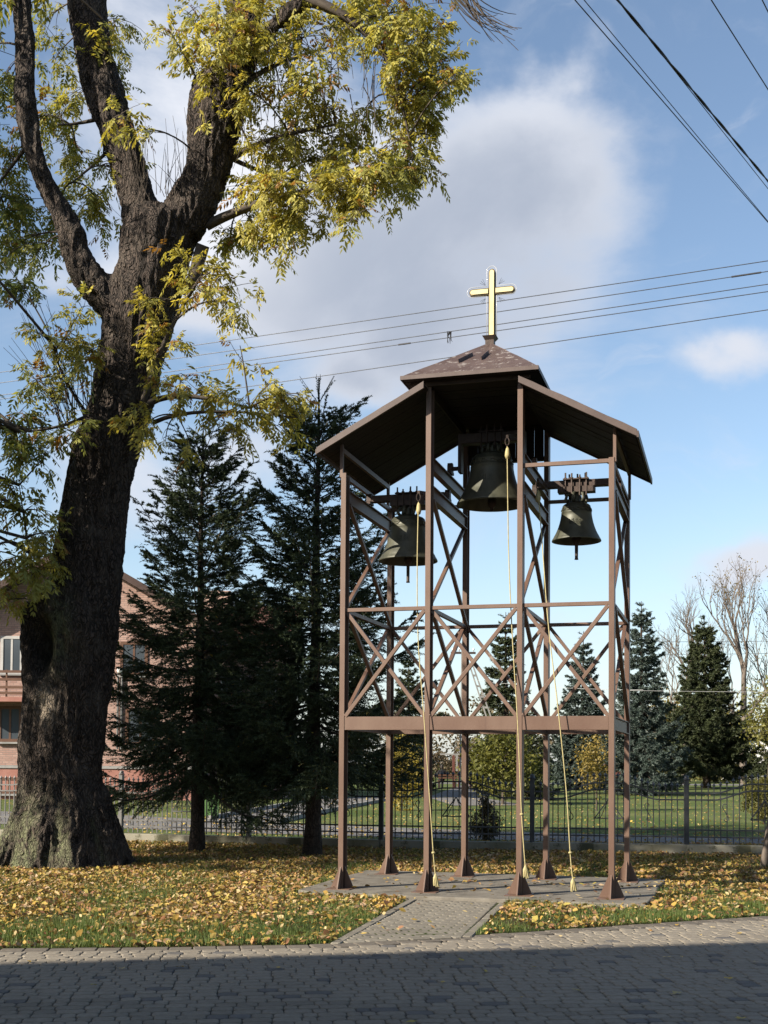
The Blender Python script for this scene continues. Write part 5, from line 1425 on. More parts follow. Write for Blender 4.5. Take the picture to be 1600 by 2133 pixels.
for i in range(len(FP) - 1):
    a, b = FP[i], FP[i + 1]
    d = b - a; L = d.length; rz = math.atan2(d.y, d.x)
    grey = i <= 2
    fm = M['fence_lit' if grey else 'fence']
    pw = MB().box(0, L, -0.11, 0.11, GZ - 0.1, PLZ).build('fence_plinth', M['plinth'], bevel=0.012)
    pw.location = (a.x, a.y, 0); pw.rotation_euler = (0, 0, rz)
    pw.location.z = 0.0 + (0.002 if i % 2 else 0)
    tag(pw, pnames[i], 'wall', 'fence plinths')
    root = empty('iron_fence', (a.x, a.y, PLZ), rz)
    tag(root, flabels[i], 'fence', 'fence panels')
    x0, x1 = 0.05, L - 0.05
    def arch(x, hgt):                                    # rails flat near the posts, swelling mid panel
        t = (x - x0) / (x1 - x0)
        k = min(max((min(t, 1 - t) - 0.16) / 0.26, 0), 1)
        return hgt + 0.17 * (3 * k * k - 2 * k ** 3)
    npk = int(round((x1 - x0) / 0.107))
    xs = np.linspace(x0, x1, 40)
    for hz_, th in ((0.915, 0.026), (0.795, 0.026)):
        mb = MB()
        for xa, xb in zip(xs, xs[1:]):
            mb.beam((xa, 0, arch(xa, hz_)), (xb + 0.004, 0, arch(xb, hz_)), 0.035, th)
        mb.build('top_rail', fm, root)
    for hz_ in (0.26, 0.135):
        MB().beam((x0, 0, hz_), (x1, 0, hz_), 0.034, 0.026).build('bottom_rail', fm, root)
    for k in range(1, npk):
        x = x0 + (x1 - x0) * k / npk
        hh = arch(x, 0.915) + 0.195
        o = bpy.data.objects.new('picket', picket_mesh(hh, grey)); COL.objects.link(o); o.parent = root
        o.location = (x + random.uniform(-0.004, 0.004), 0.012, 0); o.rotation_euler = (random.uniform(-.01, .01), random.uniform(-.006, .006), 0)
    xm = (x0 + x1) / 2                                    # triangle ornament
    T0, T1, T2 = (xm - 0.25, 0.45), (xm + 0.25, 0.45), (xm, 0.80)
    mb = MB()
    for p, q in ((T0, T1), (T0, T2), (T1, T2)):
        mb.beam((p[0], -0.012, p[1]), (q[0], -0.012, q[1]), 0.018, 0.02)
    for s in (-1, 1):
        mb.tube([(xm + s * 0.20, -0.012, 0.46), (xm + s * 0.14, -0.012, 0.47), (xm + s * 0.09, -0.012, 0.60), (xm + s * 0.02, -0.012, 0.75)], 0.007, 5)
    mb.build('triangle_ornament', fm, root)
    for xs_ in (x0 + (x1 - x0) * 0.24, x0 + (x1 - x0) * 0.76):    # S scrolls
        mb = MB()
        pts = []
        for tt in np.linspace(0, 1, 40):
            q = tt * 2 if tt < 0.5 else (1 - tt) * 2
            an = -0.5 * math.pi + q * 1.75 * math.pi; rr = 0.010 + 0.048 * q
            sg_ = 1 if tt < 0.5 else -1
            pts.append((xs_ + sg_ * rr * math.cos(an), -0.012, (0.69 if tt < 0.5 else 0.46) + sg_ * rr * math.sin(an)))
        mb.tube(pts, 0.008, 5)
        mb.build('scroll', fm, root, smooth=True)
    if i <= 4:                                            # small rosettes between the bottom rails
        for k in range(7):
            xr = x0 + (x1 - x0) * (k + 0.5) / 7
            mb = MB()
            for sx in (-1, 1):
                for sz in (-1, 1):
                    mb.tube([(xr + sx * 0.008, -0.004, 0.17), (xr + sx * 0.03, -0.004, 0.17 + sz * 0.018), (xr + sx * 0.045, -0.004, 0.17 + sz * 0.04), (xr + sx * 0.022, -0.004, 0.17 + sz * 0.046), (xr + sx * 0.018, -0.004, 0.17 + sz * 0.03)], 0.007, 5)
            mb.build('rosette', fm, root, smooth=True)
plabels = ['far left fence post beyond the picture', 'grey fence post left of the ash trunk', 'grey fence post just right of the ash trunk', 'grey fence post between the two spruces', 'dark fence post behind the left tower legs', 'dark fence post beside the third front tower leg', 'dark fence post with rounded cap right of the tower', 'fence post beyond the right picture edge', 'last fence post far right beyond the picture']
for i, p in enumerate(FP):
    grey = i <= 3
    root = empty('fence_post', (p.x, p.y, PLZ), math.atan2((FP[min(i + 1, 8)] - FP[max(i - 1, 0)]).y, (FP[min(i + 1, 8)] - FP[max(i - 1, 0)]).x))
    tag(root, plabels[i], 'fence post', 'fence posts')
    m_ = M['fence_lit' if grey else 'fence']
    MB().beam((0, 0, 0.003), (0, 0, 1.15), 0.085, 0.085, up=(0, 1, 0), chamfer=0.006).build('shaft', m_, root)
    MB().lathe([(0.0, 1.152), (0.06, 1.152), (0.06, 1.168), (0.04, 1.175), (0.043, 1.20), (0.03, 1.225), (0.0, 1.235)], 12).build('cap', m_, root, smooth=True)

# ------------------------------------------------------------------ brick house behind the fence
HY = 50.0
def hx(u): return at(u, 1500, HY).x
def hz_of(v): return at(150, v, HY).z
house = empty('brick_house', (hx(155), HY, GZ))
tag(house, 'pinkish brick house with dark gable roof and balcony behind the ash', 'house')
HX0, HX1 = hx(-95) - hx(155), hx(405) - hx(155)
ze, za = 7.35, 10.2
MB().prism([(HX0, 1.25), (HX1, 1.25), (HX1, ze), (0, za - 0.35), (HX0, ze)], 0, 11.0, 'Y').build('wall', M['brick'], house)
MB().box(HX0 - 0.03, HX1 + 0.03, -0.03, 11.0, 0, 1.246).build('plinth', M['red_plaster'], house)
MB().box(HX0 - 0.06, HX1 + 0.06, -0.08, -0.03, 1.25, 1.36).build('string_course', M['kerb'], house)
rf = MB()
for s in (-1, 1):
    X1 = (HX1 if s > 0 else -HX0) + 0.7
    rf.prism([(0, za + 0.0), (s * X1, za - 0.57 * X1), (s * X1, za - 0.57 * X1 - 0.22), (0, za - 0.24)], -0.9, 11.6, 'Y')
rfo = rf.build('roof', M['roof_brown'], house)
for s in (-1, 1):
    X1 = (HX1 if s > 0 else -HX0) + 0.72
    MB().beam((s * 0.04, -0.93, za - 0.13), (s * X1, -0.93, za - 0.57 * X1 - 0.09), 0.05, 0.26).build('barge_board', M['roof_brown'], rfo)
def window(u0, u1, v0, v1, frame='brown_wood', parent=house):
    x0, x1 = hx(u0) - hx(155), hx(u1) - hx(155)
    z0, z1 = hz_of(v1) - GZ, hz_of(v0) - GZ
    o = MB()
    for (xa, xb, zza, zzb) in ((x0 - .12, x1 + .12, z1, z1 + .12), (x0 - .12, x1 + .12, z0 - .12, z0), (x0 - .12, x0, z0, z1), (x1, x1 + .12, z0, z1)):
        o.box(xa, xb, -0.05, 0.02, zza, zzb)
    o.box((x0 + x1) / 2 - .04, (x0 + x1) / 2 + .04, -0.035, 0.02, z0, z1)
    w_ = o.build('window', M[frame], parent)
    MB().box(x0 + 0.001, (x0 + x1) / 2 - .041, -0.02, -0.004, z0 + 0.001, z1 - 0.001).build('pane', M['glass'], w_)
    MB().box((x0 + x1) / 2 + .041, x1 - 0.001, -0.02, -0.004, z0 + 0.001, z1 - 0.001).build('pane', M['glass'], w_)
    MB().box(x0 - .18, x1 + .18, -0.16, -0.052, z0 - .20, z0 - .125).build('sill', M['kerb'], w_)
window(5, 40, 1332, 1398, 'dull_white'); window(3, 40, 1478, 1540); window(268, 318, 1480, 1545); window(255, 300, 1342, 1400, 'brown_wood'); window(6, 36, 1626, 1648, 'brown_wood')
bal = MB().box(hx(-80) - hx(155), hx(70) - hx(155), -1.2, -0.002, hz_of(1465) - GZ, hz_of(1456) - GZ).build('balcony', M['red_plaster'], house)
for k, v in enumerate((1404, 1420, 1436, 1448)):
    MB().beam((hx(-80) - hx(155), -1.17, hz_of(v) - GZ), (hx(70) - hx(155), -1.17, hz_of(v) - GZ), 0.06, 0.10).build('railing_bar', M['brown_wood'], bal)
for u in (-75, -40, -5, 30, 65):
    MB().beam((hx(u) - hx(155), -1.12, hz_of(1456) - GZ), (hx(u) - hx(155), -1.12, hz_of(1400) - GZ), 0.06, 0.06, up=(0, 1, 0)).build('railing_post', M['brown_wood'], bal)
for u in (246, 254):
    MB().tube([(hx(u) - hx(155), -0.08, hz_of(1560) - GZ), (hx(u) - hx(155), -0.08, hz_of(1400) - GZ)], 0.045, 8).build('downpipe', M['fence_lit'], house)
MB().lathe([(0, 0), (0.09, 0.02), (0.12, 0.10), (0.09, 0.18), (0, 0.2)], 10, (hx(250) - hx(155), -0.16, hz_of(1402) - GZ)).build('wall_lamp', M['white'], house, smooth=True)
wing_h = empty('house_wing', (hx(405) + 0.05, HY + 3.0, GZ))
tag(wing_h, 'lower brick house with red tiled roof half hidden by the spruces', 'house')
WL = hx(575) - hx(405)
MB().box(0, WL, 0, 8, 0, 6.6).build('wall', M['brick'], wing_h)
tiles = MB()
for k in range(18):                                      # pantile rows step down the slope
    t0, t1 = k / 18, (k + 1) / 18
    y0, z0 = -0.6 + 4.6 * t0, 6.45 + 2.3 * t0
    y1_, z1 = -0.6 + 4.6 * t1, 6.45 + 2.3 * t1
    tiles.add([(-0.3, y0, z0 + .05), (WL + .4, y0, z0 + .05), (WL + .4, y1_, z1), (-0.3, y1_, z1), (-0.3, y0, z0), (WL + .4, y0, z0)], [(0, 1, 2, 3), (4, 5, 1, 0)])
tiles.add([(-0.3, 4.0, 8.75), (WL + .4, 4.0, 8.75), (WL + .4, 8.6, 6.45), (-0.3, 8.6, 6.45)], [(0, 1, 2, 3)])
wr = tiles.build('roof', M['roof_red'], wing_h)
MB().box(-0.9 + 0.0, 0.55, 3.4, 4.6, 7.9, 9.35).build('chimney', M['pink_plaster'], wr)
for k, x in enumerate((0.6, 2.1)):
    for z0 in (1.3, 4.2):
        wv_ = MB().box(x, x + 0.9, -0.05, -0.002, z0, z0 + 1.3).build('window', M['dull_white'], wing_h)
        MB().box(x + .08, x + .82, -0.065, -0.051, z0 + .08, z0 + 1.22).build('pane', M['glass'], wv_)
# small white house far right, red-brown shed
fh = empty('far_house', (at(1572, 1600, 128).x, 128.0, GZ)); tag(fh, 'small white house far away at the right edge', 'house')
MB().prism([(-3, 0), (3, 0), (3, 2.6), (0, 4.4), (-3, 2.6)], 0, 7, 'Y').build('wall', M['white'], fh)
for s in (-1, 1): MB().prism([(0, 4.75), (s * 3.5, 2.62), (s * 3.5, 2.44), (0, 4.55)], -0.4, 7.4, 'Y').build('roof', M['roof_brown'], fh)
for x in (-1.8, 0.8): MB().box(x, x + 1.0, -0.05, -0.002, 0.9, 2.0).build('window', M['glass'], fh)
sh = empty('garden_shed', (at(1303, 1600, 122).x, 122.0, GZ)); tag(sh, 'red-brown shed far behind the right tower leg', 'shed')
MB().box(-1.6, 1.6, 0, 3, 0, 1.9).build('wall', M['red_paint'], sh)
MB().box(-1.9, 1.9, -0.3, 3.3, 1.903, 2.05).build('roof', M['roof_brown'], sh)
MB().box(-0.4, 0.4, -0.04, -0.002, 0.02, 1.7).build('door', M['brown_wood'], sh)

# ------------------------------------------------------------------ wheelie bin, yucca, garden stake
bn = empty('wheelie_bin', gpt(438, 34.3), R(18)); tag(bn, 'green wheelie bin on the drive behind the fence', 'bin')
MB().add([(-0.20, -0.22, 0.08), (0.20, -0.22, 0.08), (0.20, 0.20, 0.08), (-0.20, 0.20, 0.08), (-0.25, -0.28, 0.82), (0.25, -0.28, 0.82), (0.25, 0.27, 0.82), (-0.25, 0.27, 0.82)], [(3, 2, 1, 0), (4, 5, 6, 7), (0, 1, 5, 4), (1, 2, 6, 5), (2, 3, 7, 6), (3, 0, 4, 7)]).build('body', M['green_plastic'], bn, bevel=0.02)
MB().box(-0.27, 0.27, -0.31, 0.29, 0.80, 0.822).build('rim', M['green_plastic'], bn)
lid = MB().prism([(-0.30, 0.825), (0.28, 0.825), (0.28, 0.885), (0.0, 0.92), (-0.27, 0.87)], -0.265, 0.265, 'X').build('lid', M['green_plastic'], bn, bevel=0.012)
MB().tube([(-0.2, 0.33, 0.84), (0.2, 0.33, 0.84)], 0.016, 8).build('handle', M['green_plastic'], bn)
for s in (-1, 1):
    MB().lathe([(0, -0.02), (0.085, -0.02), (0.1, -0.012), (0.1, 0.012), (0.085, 0.02), (0, 0.02)], 18, (s * 0.25, 0.17, 0.10), 'X').build('wheel', M['black_rubber'], bn)
yu = empty('yucca_plant', gpt(345, 43.5)); tag(yu, 'spiky dark yucca clump in front of the house plinth', 'plant')
ym = MB()
for k in range(70):
    aa = random.uniform(0, 6.28); el = random.uniform(0.15, 1.35); l = random.uniform(0.6, 0.95)
    d_ = Vector((math.cos(aa) * math.cos(el), math.sin(aa) * math.cos(el), math.sin(el)))
    sd = d_.cross(Vector((0, 0, 1))).normalized() * 0.03
    b0 = Vector((0, 0, 0.12)); m_ = b0 + d_ * l * 0.55 + Vector((0, 0, 0.04)); t_ = b0 + d_ * l
    ym.add([b0 - sd * 0.6, b0 + sd * 0.6, m_ + sd, t_, m_ - sd], [(0, 1, 2, 3, 4)])
c_ = ym.mesh('leaves'); a_ = c_.color_attributes.new('col', 'FLOAT_COLOR', 'POINT')
a_.data.foreach_set('color', np.tile(np.array((0.045, 0.065, 0.03, 1), dtype=np.float32), len(c_.vertices)))
tag(link('leaves', c_, M['far_leaf'], yu), kind='stuff')
stk = empty('garden_stake', gpt(582, 33.0)); tag(stk, 'thin stake with white tip on the verge behind the fence', 'stake')
MB().tube([(0, 0, -0.05), (0.02, 0, 0.2), (0.08, 0, 0.36), (0.11, 0, 0.44)], 0.008, 6).build('rod', M['wire_grey'], stk)
MB().tube([(0.10, 0, 0.42), (0.12, 0, 0.47), (0.16, 0, 0.49)], [0.02, 0.026, 0.012], 8).build('tip', M['white'], stk, smooth=True)

# ------------------------------------------------------------------ park furniture, person, utility pole
py = 76.5
bench = empty('park_bench', gpt(933, py), R(6)); tag(bench, 'reddish park bench far behind the tower with a person on it', 'bench')
for k in range(3): MB().box(-0.6, 0.6, -0.02 + 0.14 * k, 0.10 + 0.14 * k, 0.43, 0.47).build('seat_slat', M['brown_wood'], bench)
for k in range(2): MB().box(-0.6, 0.6, -0.10, -0.065, 0.60 + 0.16 * k, 0.70 + 0.16 * k).build('back_slat', M['brown_wood'], bench)
for s in (-0.5, 0.5):
    MB().box(s - 0.03, s + 0.03, -0.06, -0.02, 0, 0.88).build('leg', M['dark_steel'], bench)
    MB().box(s - 0.03, s + 0.03, 0.32, 0.36, 0, 0.43).build('leg', M['dark_steel'], bench)
def skin_body(name, verts, edges, radii, root_i, mat, parent, subdiv=2):
    me = bpy.data.meshes.new(name); me.from_pydata(verts, edges, [])
    o = bpy.data.objects.new(name, me); COL.objects.link(o)
    o.modifiers.new('skin', 'SKIN'); sub = o.modifiers.new('sub', 'SUBSURF'); sub.levels = subdiv; sub.render_levels = subdiv
    for i, r in enumerate(radii):
        sv = me.skin_vertices[0].data[i]; sv.radius = (r, r) if not isinstance(r, tuple) else r
        sv.use_root = (i == root_i)
    bpy.context.view_layer.update()
    m2 = bpy.data.meshes.new_from_object(o.evaluated_get(bpy.context.evaluated_depsgraph_get()))
    bpy.data.objects.remove(o)
    return link(name, m2, mat, parent, True)
person = empty('person', (gpt(921, py)[0], py + 0.16, GZ), R(6)); tag(person, 'person in dark coat seated on the far bench, seen from behind', 'person')
vs = [(0, 0, 0.52), (0, 0.0, 0.75), (0, 0.0, 1.0), (0, 0.0, 1.12), (0, 0.02, 1.22), (-0.2, 0, 1.04), (-0.27, 0.06, 0.80), (-0.18, 0.26, 0.66), (-0.10, 0.34, 0.64), (0.2, 0, 1.04), (0.27, 0.06, 0.80), (0.18, 0.26, 0.66), (0.10, 0.34, 0.64), (-0.11, 0.08, 0.53), (-0.12, 0.46, 0.53), (-0.12, 0.50, 0.10), (-0.12, 0.64, 0.05), (0.11, 0.08, 0.53), (0.12, 0.46, 0.53), (0.12, 0.50, 0.10), (0.12, 0.64, 0.05)]
es = [(0, 1), (1, 2), (2, 3), (3, 4), (2, 5), (5, 6), (6, 7), (7, 8), (2, 9), (9, 10), (10, 11), (11, 12), (0, 13), (13, 14), (14, 15), (15, 16), (0, 17), (17, 18), (18, 19), (19, 20)]
rd = [(0.19, 0.15), (0.19, 0.14), (0.18, 0.12), 0.07, 0.055, 0.085, 0.065, 0.05, 0.04, 0.085, 0.065, 0.05, 0.04, 0.10, 0.075, 0.05, 0.05, 0.10, 0.075, 0.05, 0.05]
skin_body('body', vs, es, rd, 0, M['dark_cloth'], person)
MB().lathe([(0.0, -0.12), (0.05, -0.115), (0.075, -0.06), (0.085, 0.0), (0.08, 0.06), (0.05, 0.105), (0, 0.115)], 14, (0, 0.03, 1.34)).build('head', M['skin'], person, smooth=True)
MB().lathe([(0.095, -0.10), (0.098, -0.02), (0.092, 0.06), (0.06, 0.115), (0, 0.13)], 14, (0, 0.012, 1.345)).build('hair', M['hair'], person, smooth=True)
frame = empty('climbing_frame', gpt(945, 79.0), R(4)); tag(frame, 'faded red play frame with pale top bar far behind the tower', 'play frame')
MB().beam((0, 0, 2.06), (0, 0, 0), 0.13, 0.13, up=(0, 1, 0)).build('leg', M['red_paint'], frame)
MB().beam((0.45, 0.1, 2.06), (1.15, 0.2, 0), 0.10, 0.10, up=(0, 1, 0)).build('leg', M['red_paint'], frame)
MB().beam((0.45, 0.35, 2.06), (0.45, 0.9, 0), 0.10, 0.10, up=(1, 0, 0)).build('leg', M['red_paint'], frame)
MB().beam((-0.85, 0.05, 2.12), (1.2, 0.05, 2.12), 0.09, 0.09).build('top_bar', M['kerb'], frame)
MB().box(0.14, 0.26, -0.05, 0.0, 1.05, 2.06).build('panel', M['kerb'], frame)
upole = empty('utility_pole', gpt(964, 60.0)); tag(upole, 'concrete utility pole with leaning strut seen through the middle bay', 'pole')
def lattice(p0, p1, w0, w1, name):
    mb = MB(); p0, p1 = Vector(p0), Vector(p1)
    side = Vector((1, 0, 0))
    for s in (-1, 1):
        mb.beam(p0 + side * s * w0, p1 + side * s * w1, 0.06, 0.12, up=(0, 1, 0))
    for k in range(14):
        q = p0.lerp(p1, (k + 0.5) / 14); w_ = w0 + (w1 - w0) * (k + .5) / 14
        mb.beam(q - side * w_, q + side * w_, 0.10, 0.09)
    return mb.build(name, M['kerb'], upole)
lattice((0, 0, -0.1), (0.02, 0, 7.4), 0.14, 0.08, 'shaft')
lattice((2.6, 0.3, -0.1), (0.12, 0.02, 7.1), 0.15, 0.07, 'strut')
MB().beam((-0.6, 0, 6.9), (0.6, 0, 6.9), 0.08, 0.10).build('crossarm', M['dark_steel'], upole)
for x in (-0.5, -0.2, 0.2, 0.5):
    MB().lathe([(0, 0), (0.02, 0), (0.02, 0.08), (0.05, 0.09), (0.045, 0.17), (0, 0.19)], 8, (x, 0, 6.952)).build('insulator', M['white'], upole, smooth=True)

# ------------------------------------------------------------------ overhead lines
def wire(pts, r, label, mat='wire', sag=0.0, group='overhead lines', extra=None):
    P0, P1 = Vector(pts[0]), Vector(pts[-1])
    n = 25
    path_ = [P0.lerp(P1, k / (n - 1)) - Vector((0, 0, sag * 4 * (k / (n - 1)) * (1 - k / (n - 1)))) for k in range(n)]
    root = empty('overhead_wire', path_[0])
    loc = [p - path_[0] for p in path_]
    MB().tube(loc, r, 6).build('cable', M[mat], root, smooth=True)
    if extra:
        for f0, f1 in extra:
            MB().tube([loc[0].lerp(loc[-1], f0) - Vector((0, 0, sag * 4 * f0 * (1 - f0))), loc[0].lerp(loc[-1], f1) - Vector((0, 0, sag * 4 * f1 * (1 - f1)))], r * 2.0, 6).build('splice_sleeve', M['wire'], root)
    tag(root, label, 'wire', group)
    return root
YL, YR = 33.0, 25.7
def lineY(u): return 1.0 / (1 / YL + (1 / YR - 1 / YL) * u / 1600)       # a straight line in plan
order = ['topmost', 'second', 'third', 'fourth', 'lowest']
for k, (va, vb) in enumerate(((680, 566), (702, 588), (728, 614.5), (739, 629), (782, 668))):
    sl = (vb - va) / 780.0
    # two points on the sight lines, extended both ways
    A = at(0, va - sl * 620, lineY(0)); B = at(1600, vb + sl * 200, lineY(1600))
    d_ = B - A
    ex = {1: [(0.772, 0.79)], 3: [(0.547, 0.556)], 4: [(0.80, 0.81)]}.get(k)
    wire((A - d_ * 0.35, B + d_ * 0.35), 0.0095, '%s of the five thin lines passing behind the cross' % order[k], 'wire_grey', 0.10, 'lines behind the cross', ex)
# small plant debris caught on the fourth line
deb = empty('hanging_debris', at(936, 692, lineY(936))); tag(deb, 'wisp of dry debris hanging on the fourth line left of the cross', 'debris')
dm = MB()
for k in range(7): dm.tube([(random.uniform(-.05, .05), 0, 0.02), (random.uniform(-.06, .06), 0, -0.08), (random.uniform(-.05, .08), 0, -random.uniform(.12, .30))], [0.012, 0.008, 0.004], 4)
tag(dm.build('fibres', M['wire'], deb), kind='stuff')
wl6 = ['leftmost steep thin line at upper right', 'second steep thin line from left at upper right', 'thick twisted cable at upper right', 'thin line just under the thick twisted cable', 'single steep line near the upper right corner', 'line cutting the extreme upper right corner']
for k, (p, q, r) in enumerate((((1198, 0), (1600, 463), 0.005), ((1217, 0), (1600, 461), 0.004), ((1287, 0), (1600, 377), 0.014), ((1289, 0), (1600, 393), 0.004), ((1482, 0), (1600, 186), 0.0055), ((1588, 0), (1600, 24), 0.0055))):
    zh = 8.0 + 0.12 * k
    def hit(u, v):
        c0 = at(u, v, 10.0) - Vector((0, 0, EYE)); t = (zh - EYE) / c0.z
        return Vector((0, 0, EYE)) + c0 * t
    A, B = hit(*p), hit(*q)
    d_ = (B - A).normalized()
    P0, P1 = A - d_ * 12, B + d_ * 30
    if k == 2:
        root = empty('overhead_wire', P0); loc1, loc2 = [], []
        n = 420
        sd = d_.cross(Vector((0, 0, 1))).normalized(); upv = sd.cross(d_)
        for j in range(n):
            c0 = (P1 - P0) * j / (n - 1); an = j * 0.62
            off = (sd * math.cos(an) + upv * math.sin(an)) * 0.007
            loc1.append(c0 + off); loc2.append(c0 - off)
        MB().tube(loc1, 0.0075, 5).build('strand', M['wire'], root, smooth=True)
        MB().tube(loc2, 0.0075, 5).build('strand', M['wire'], root, smooth=True)
        tag(root, wl6[k], 'wire', 'steep lines at upper right')
    else:
        wire((P0, P1), r, wl6[k], 'wire', 0.0, 'steep lines at upper right')
wire((at(1300, 1438, 45), at(1640, 1437, 43.5) + Vector((6, 0, 0))), 0.006, 'pale thin line in front of the park trees at right', 'white_wire', 0.05, 'park lines')
wire((at(975, 1415, 59.8), at(1340, 1437, 45)), 0.006, 'pale thin line from the utility pole towards the right', 'white_wire', 0.12, 'park lines')
wire((at(1290, 1336, 120), at(1700, 1333, 120)), 0.022, 'upper faint line crossing behind the bare trees', 'wire_grey', 0.1, 'park lines')
wire((at(1290, 1362, 120), at(1700, 1359, 120)), 0.022, 'lower faint line crossing behind the bare trees', 'wire_grey', 0.1, 'park lines')

# leaning trunk cut by the right edge
rt = empty('leaning_tree', gpt(1597, 19.3)); tag(rt, 'grey leaning trunk cut by the right picture edge', 'tree')
tb = MB(); tb.tube([(0, 0, -0.1), (0.02, 0, 0.2), (0.09, 0, 0.7), (0.25, 0.1, 1.5), (0.6, 0.2, 2.6), (0.9, 0.3, 3.6)], [0.13, 0.10, 0.085, 0.075, 0.06, 0.04], 12)
tb.build('trunk', M['bare_twig'], rt, smooth=True)
g = np.random.default_rng(91); n = 1500
ctr = np.array([1.7, 0.5, 3.9]); P = ctr + unit(g.normal(0, 1, (n, 3))) * g.uniform(0.3, 1, (n, 1)) * np.array([1.0, 1.2, 1.0])
nd = unit(g.normal(0, 1, (n, 3))); a = unit(np.cross(nd, g.normal(0, 1, (n, 3)))); b = np.cross(nd, a)
quad = np.stack([P - a * .06, P - b * .035, P + a * .06, P + b * .035], 1).reshape(-1, 3)
tag(link('foliage', np_mesh('foliage', quad, np.arange(4 * n).reshape(-1, 4), np.tile(np.array((0.26, 0.22, 0.05)), (4 * n, 1))), M['far_leaf'], rt), kind='stuff')

# ------------------------------------------------------------------ grass and leaf litter
g = np.random.default_rng(5)
def tower_local(x, y):
    c, s = math.cos(TYAW), math.sin(TYAW)
    dx, dy = x - TX, y - TY
    return c * dx - s * dy, s * dx + c * dy
EX = np.array([e[0] for e in EDGE]); EYs = np.array([e[1] for e in EDGE])
def in_lawn(x, y):
    a_, b_ = tower_local(x, y)
    on_slab = (a_ > -0.5) & (a_ < 3.68) & (b_ > -0.40) & (b_ < D + 0.5)
    # footpath
    t = (y - PA.y) / (PB.y - PA.y); t2 = (y - PC.y) / (PD.y - PC.y)
    xl = PA.x + (PB.x - PA.x) * t; xr = PC.x + (PD.x - PC.x) * t2
    on_path = (x > xl) & (x < xr) & (y < 15.2)
    tr_ = ((x - A0.x - 0.06) ** 2 + (y - ASH_Y) ** 2) < 0.85 ** 2
    return ~on_slab & ~on_path & ~tr_ & (y > np.interp(x, EX, EYs) + 0.005)
def scatter(n, y0, y1, margin=0.5):
    y = y0 + (y1 - y0) * g.random(n) ** 1.15
    x = (g.random(n) * 2 - 1) * (0.34 * y + margin)
    return x, y
vn = lambda x, y, f, s: np.array([mnoise.noise((float(a) * f, float(b) * f, s)) for a, b in zip(x, y)])
# grass blades
x, y = scatter(330000, 10.4, 24.6)
keep = in_lawn(x, y); x, y = x[keep], y[keep]
dn = vn(x, y, 0.9, 2.0)
keep = g.random(len(x)) < np.clip(0.55 + 0.9 * dn - 0.02 * (y - 11), 0.12, 1.0); x, y, dn = x[keep], y[keep], dn[keep]
n = len(x)
hb = g.uniform(0.03, 0.085, n) * (0.9 + 0.5 * np.clip(dn, 0, 1)); aa = g.random(n) * 6.28
wv = np.stack([np.cos(aa), np.sin(aa), np.zeros(n)], 1) * g.uniform(0.003, 0.006, n)[:, None]
P = np.stack([x, y, np.full(n, GZ - 0.015)], 1)
tip = P + np.stack([g.normal(0, 0.02, n), g.normal(0, 0.02, n), hb + 0.015], 1)
tri = np.stack([P - wv, P + wv, tip], 1).reshape(-1, 3)
k = g.random((n, 1))
col = np.array((0.075, 0.125, 0.028)) * (1 - k) + np.array((0.20, 0.25, 0.075)) * k
tag(link('grass', np_mesh('grass', tri, np.arange(3 * n).reshape(-1, 3), np.repeat(col, 3, 0)), M['grass']), 'short green lawn grass between the fallen leaves', 'grass', kind='stuff')
# fallen leaves
PAL = np.array([(0.58, 0.42, 0.12), (0.66, 0.52, 0.26), (0.52, 0.34, 0.08), (0.44, 0.26, 0.10), (0.37, 0.19, 0.10), (0.48, 0.40, 0.10), (0.60, 0.43, 0.27), (0.26, 0.14, 0.07)])
PRB = np.array([0.19, 0.12, 0.16, 0.17, 0.10, 0.08, 0.10, 0.08])
def leaves_mesh(x, y, z, size, col, flat=0.5):
    n = len(x)
    aa = g.random(n) * 6.28
    d = np.stack([np.cos(aa), np.sin(aa), g.normal(0, flat * 0.6, n)], 1); d = unit(d)
    nrm = unit(np.stack([g.normal(0, flat, n), g.normal(0, flat, n), np.ones(n)], 1))
    w = unit(np.cross(nrm, d)); nrm = np.cross(d, w)
    s = size[:, None]
    c = np.stack([x, y, z], 1)
    curl = g.uniform(-0.1, 0.45, (n, 1))
    base, tip = c - d * s * 0.5, c + d * s * 0.5 + nrm * s * curl * 0.3
    wr = g.uniform(0.16, 0.36, (n, 1))
    m1 = c - d * s * 0.12; m2 = c + d * s * 0.2
    vs = np.stack([base, m1 + w * s * wr + nrm * s * curl * 0.35, m2 + w * s * wr * 0.75 + nrm * s * curl * 0.4, tip, m2 - w * s * wr * 0.75 + nrm * s * curl * 0.3, m1 - w * s * wr + nrm * s * curl * 0.3], 1)
    V = vs.reshape(-1, 3)
    o = np.arange(n)[:, None] * 6
    Fq = np.concatenate([o + np.array([[0, 1, 2, 3]]), o + np.array([[0, 3, 4, 5]])])
    return V, Fq, np.repeat(col, 6, 0)
x, y = scatter(150000, 10.3, 24.8)
keep = in_lawn(x, y); x, y = x[keep], y[keep]
dn = vn(x, y, 0.8, 9.0) + 0.6 * vn(x, y, 2.6, 4.0)
edge_d = y - np.interp(x, EX, EYs)
dens_ = 0.50 + 0.85 * dn + 0.05 * (y - 11) - 0.45 * np.exp(-((edge_d - 0.6) / 0.8) ** 2) + 0.5 * np.exp(-(edge_d / 0.10) ** 2)
keep = g.random(len(x)) < np.clip(dens_, 0.10, 1); x, y = x[keep], y[keep]
n = len(x)
colr = PAL[g.choice(len(PAL), n, p=PRB)] * g.uniform(0.7, 1.15, (n, 1)) * np.array((0.95, 0.93, 0.95))
red = np.clip((14.5 - y) / 6, 0, 1)[:, None] * 0
z = GZ + g.uniform(0.006, 0.05, n)
V, Fq, Cc = leaves_mesh(x, y, z, np.clip(g.lognormal(-3.12, 0.38, n), 0.02, 0.10), colr, 1.0)
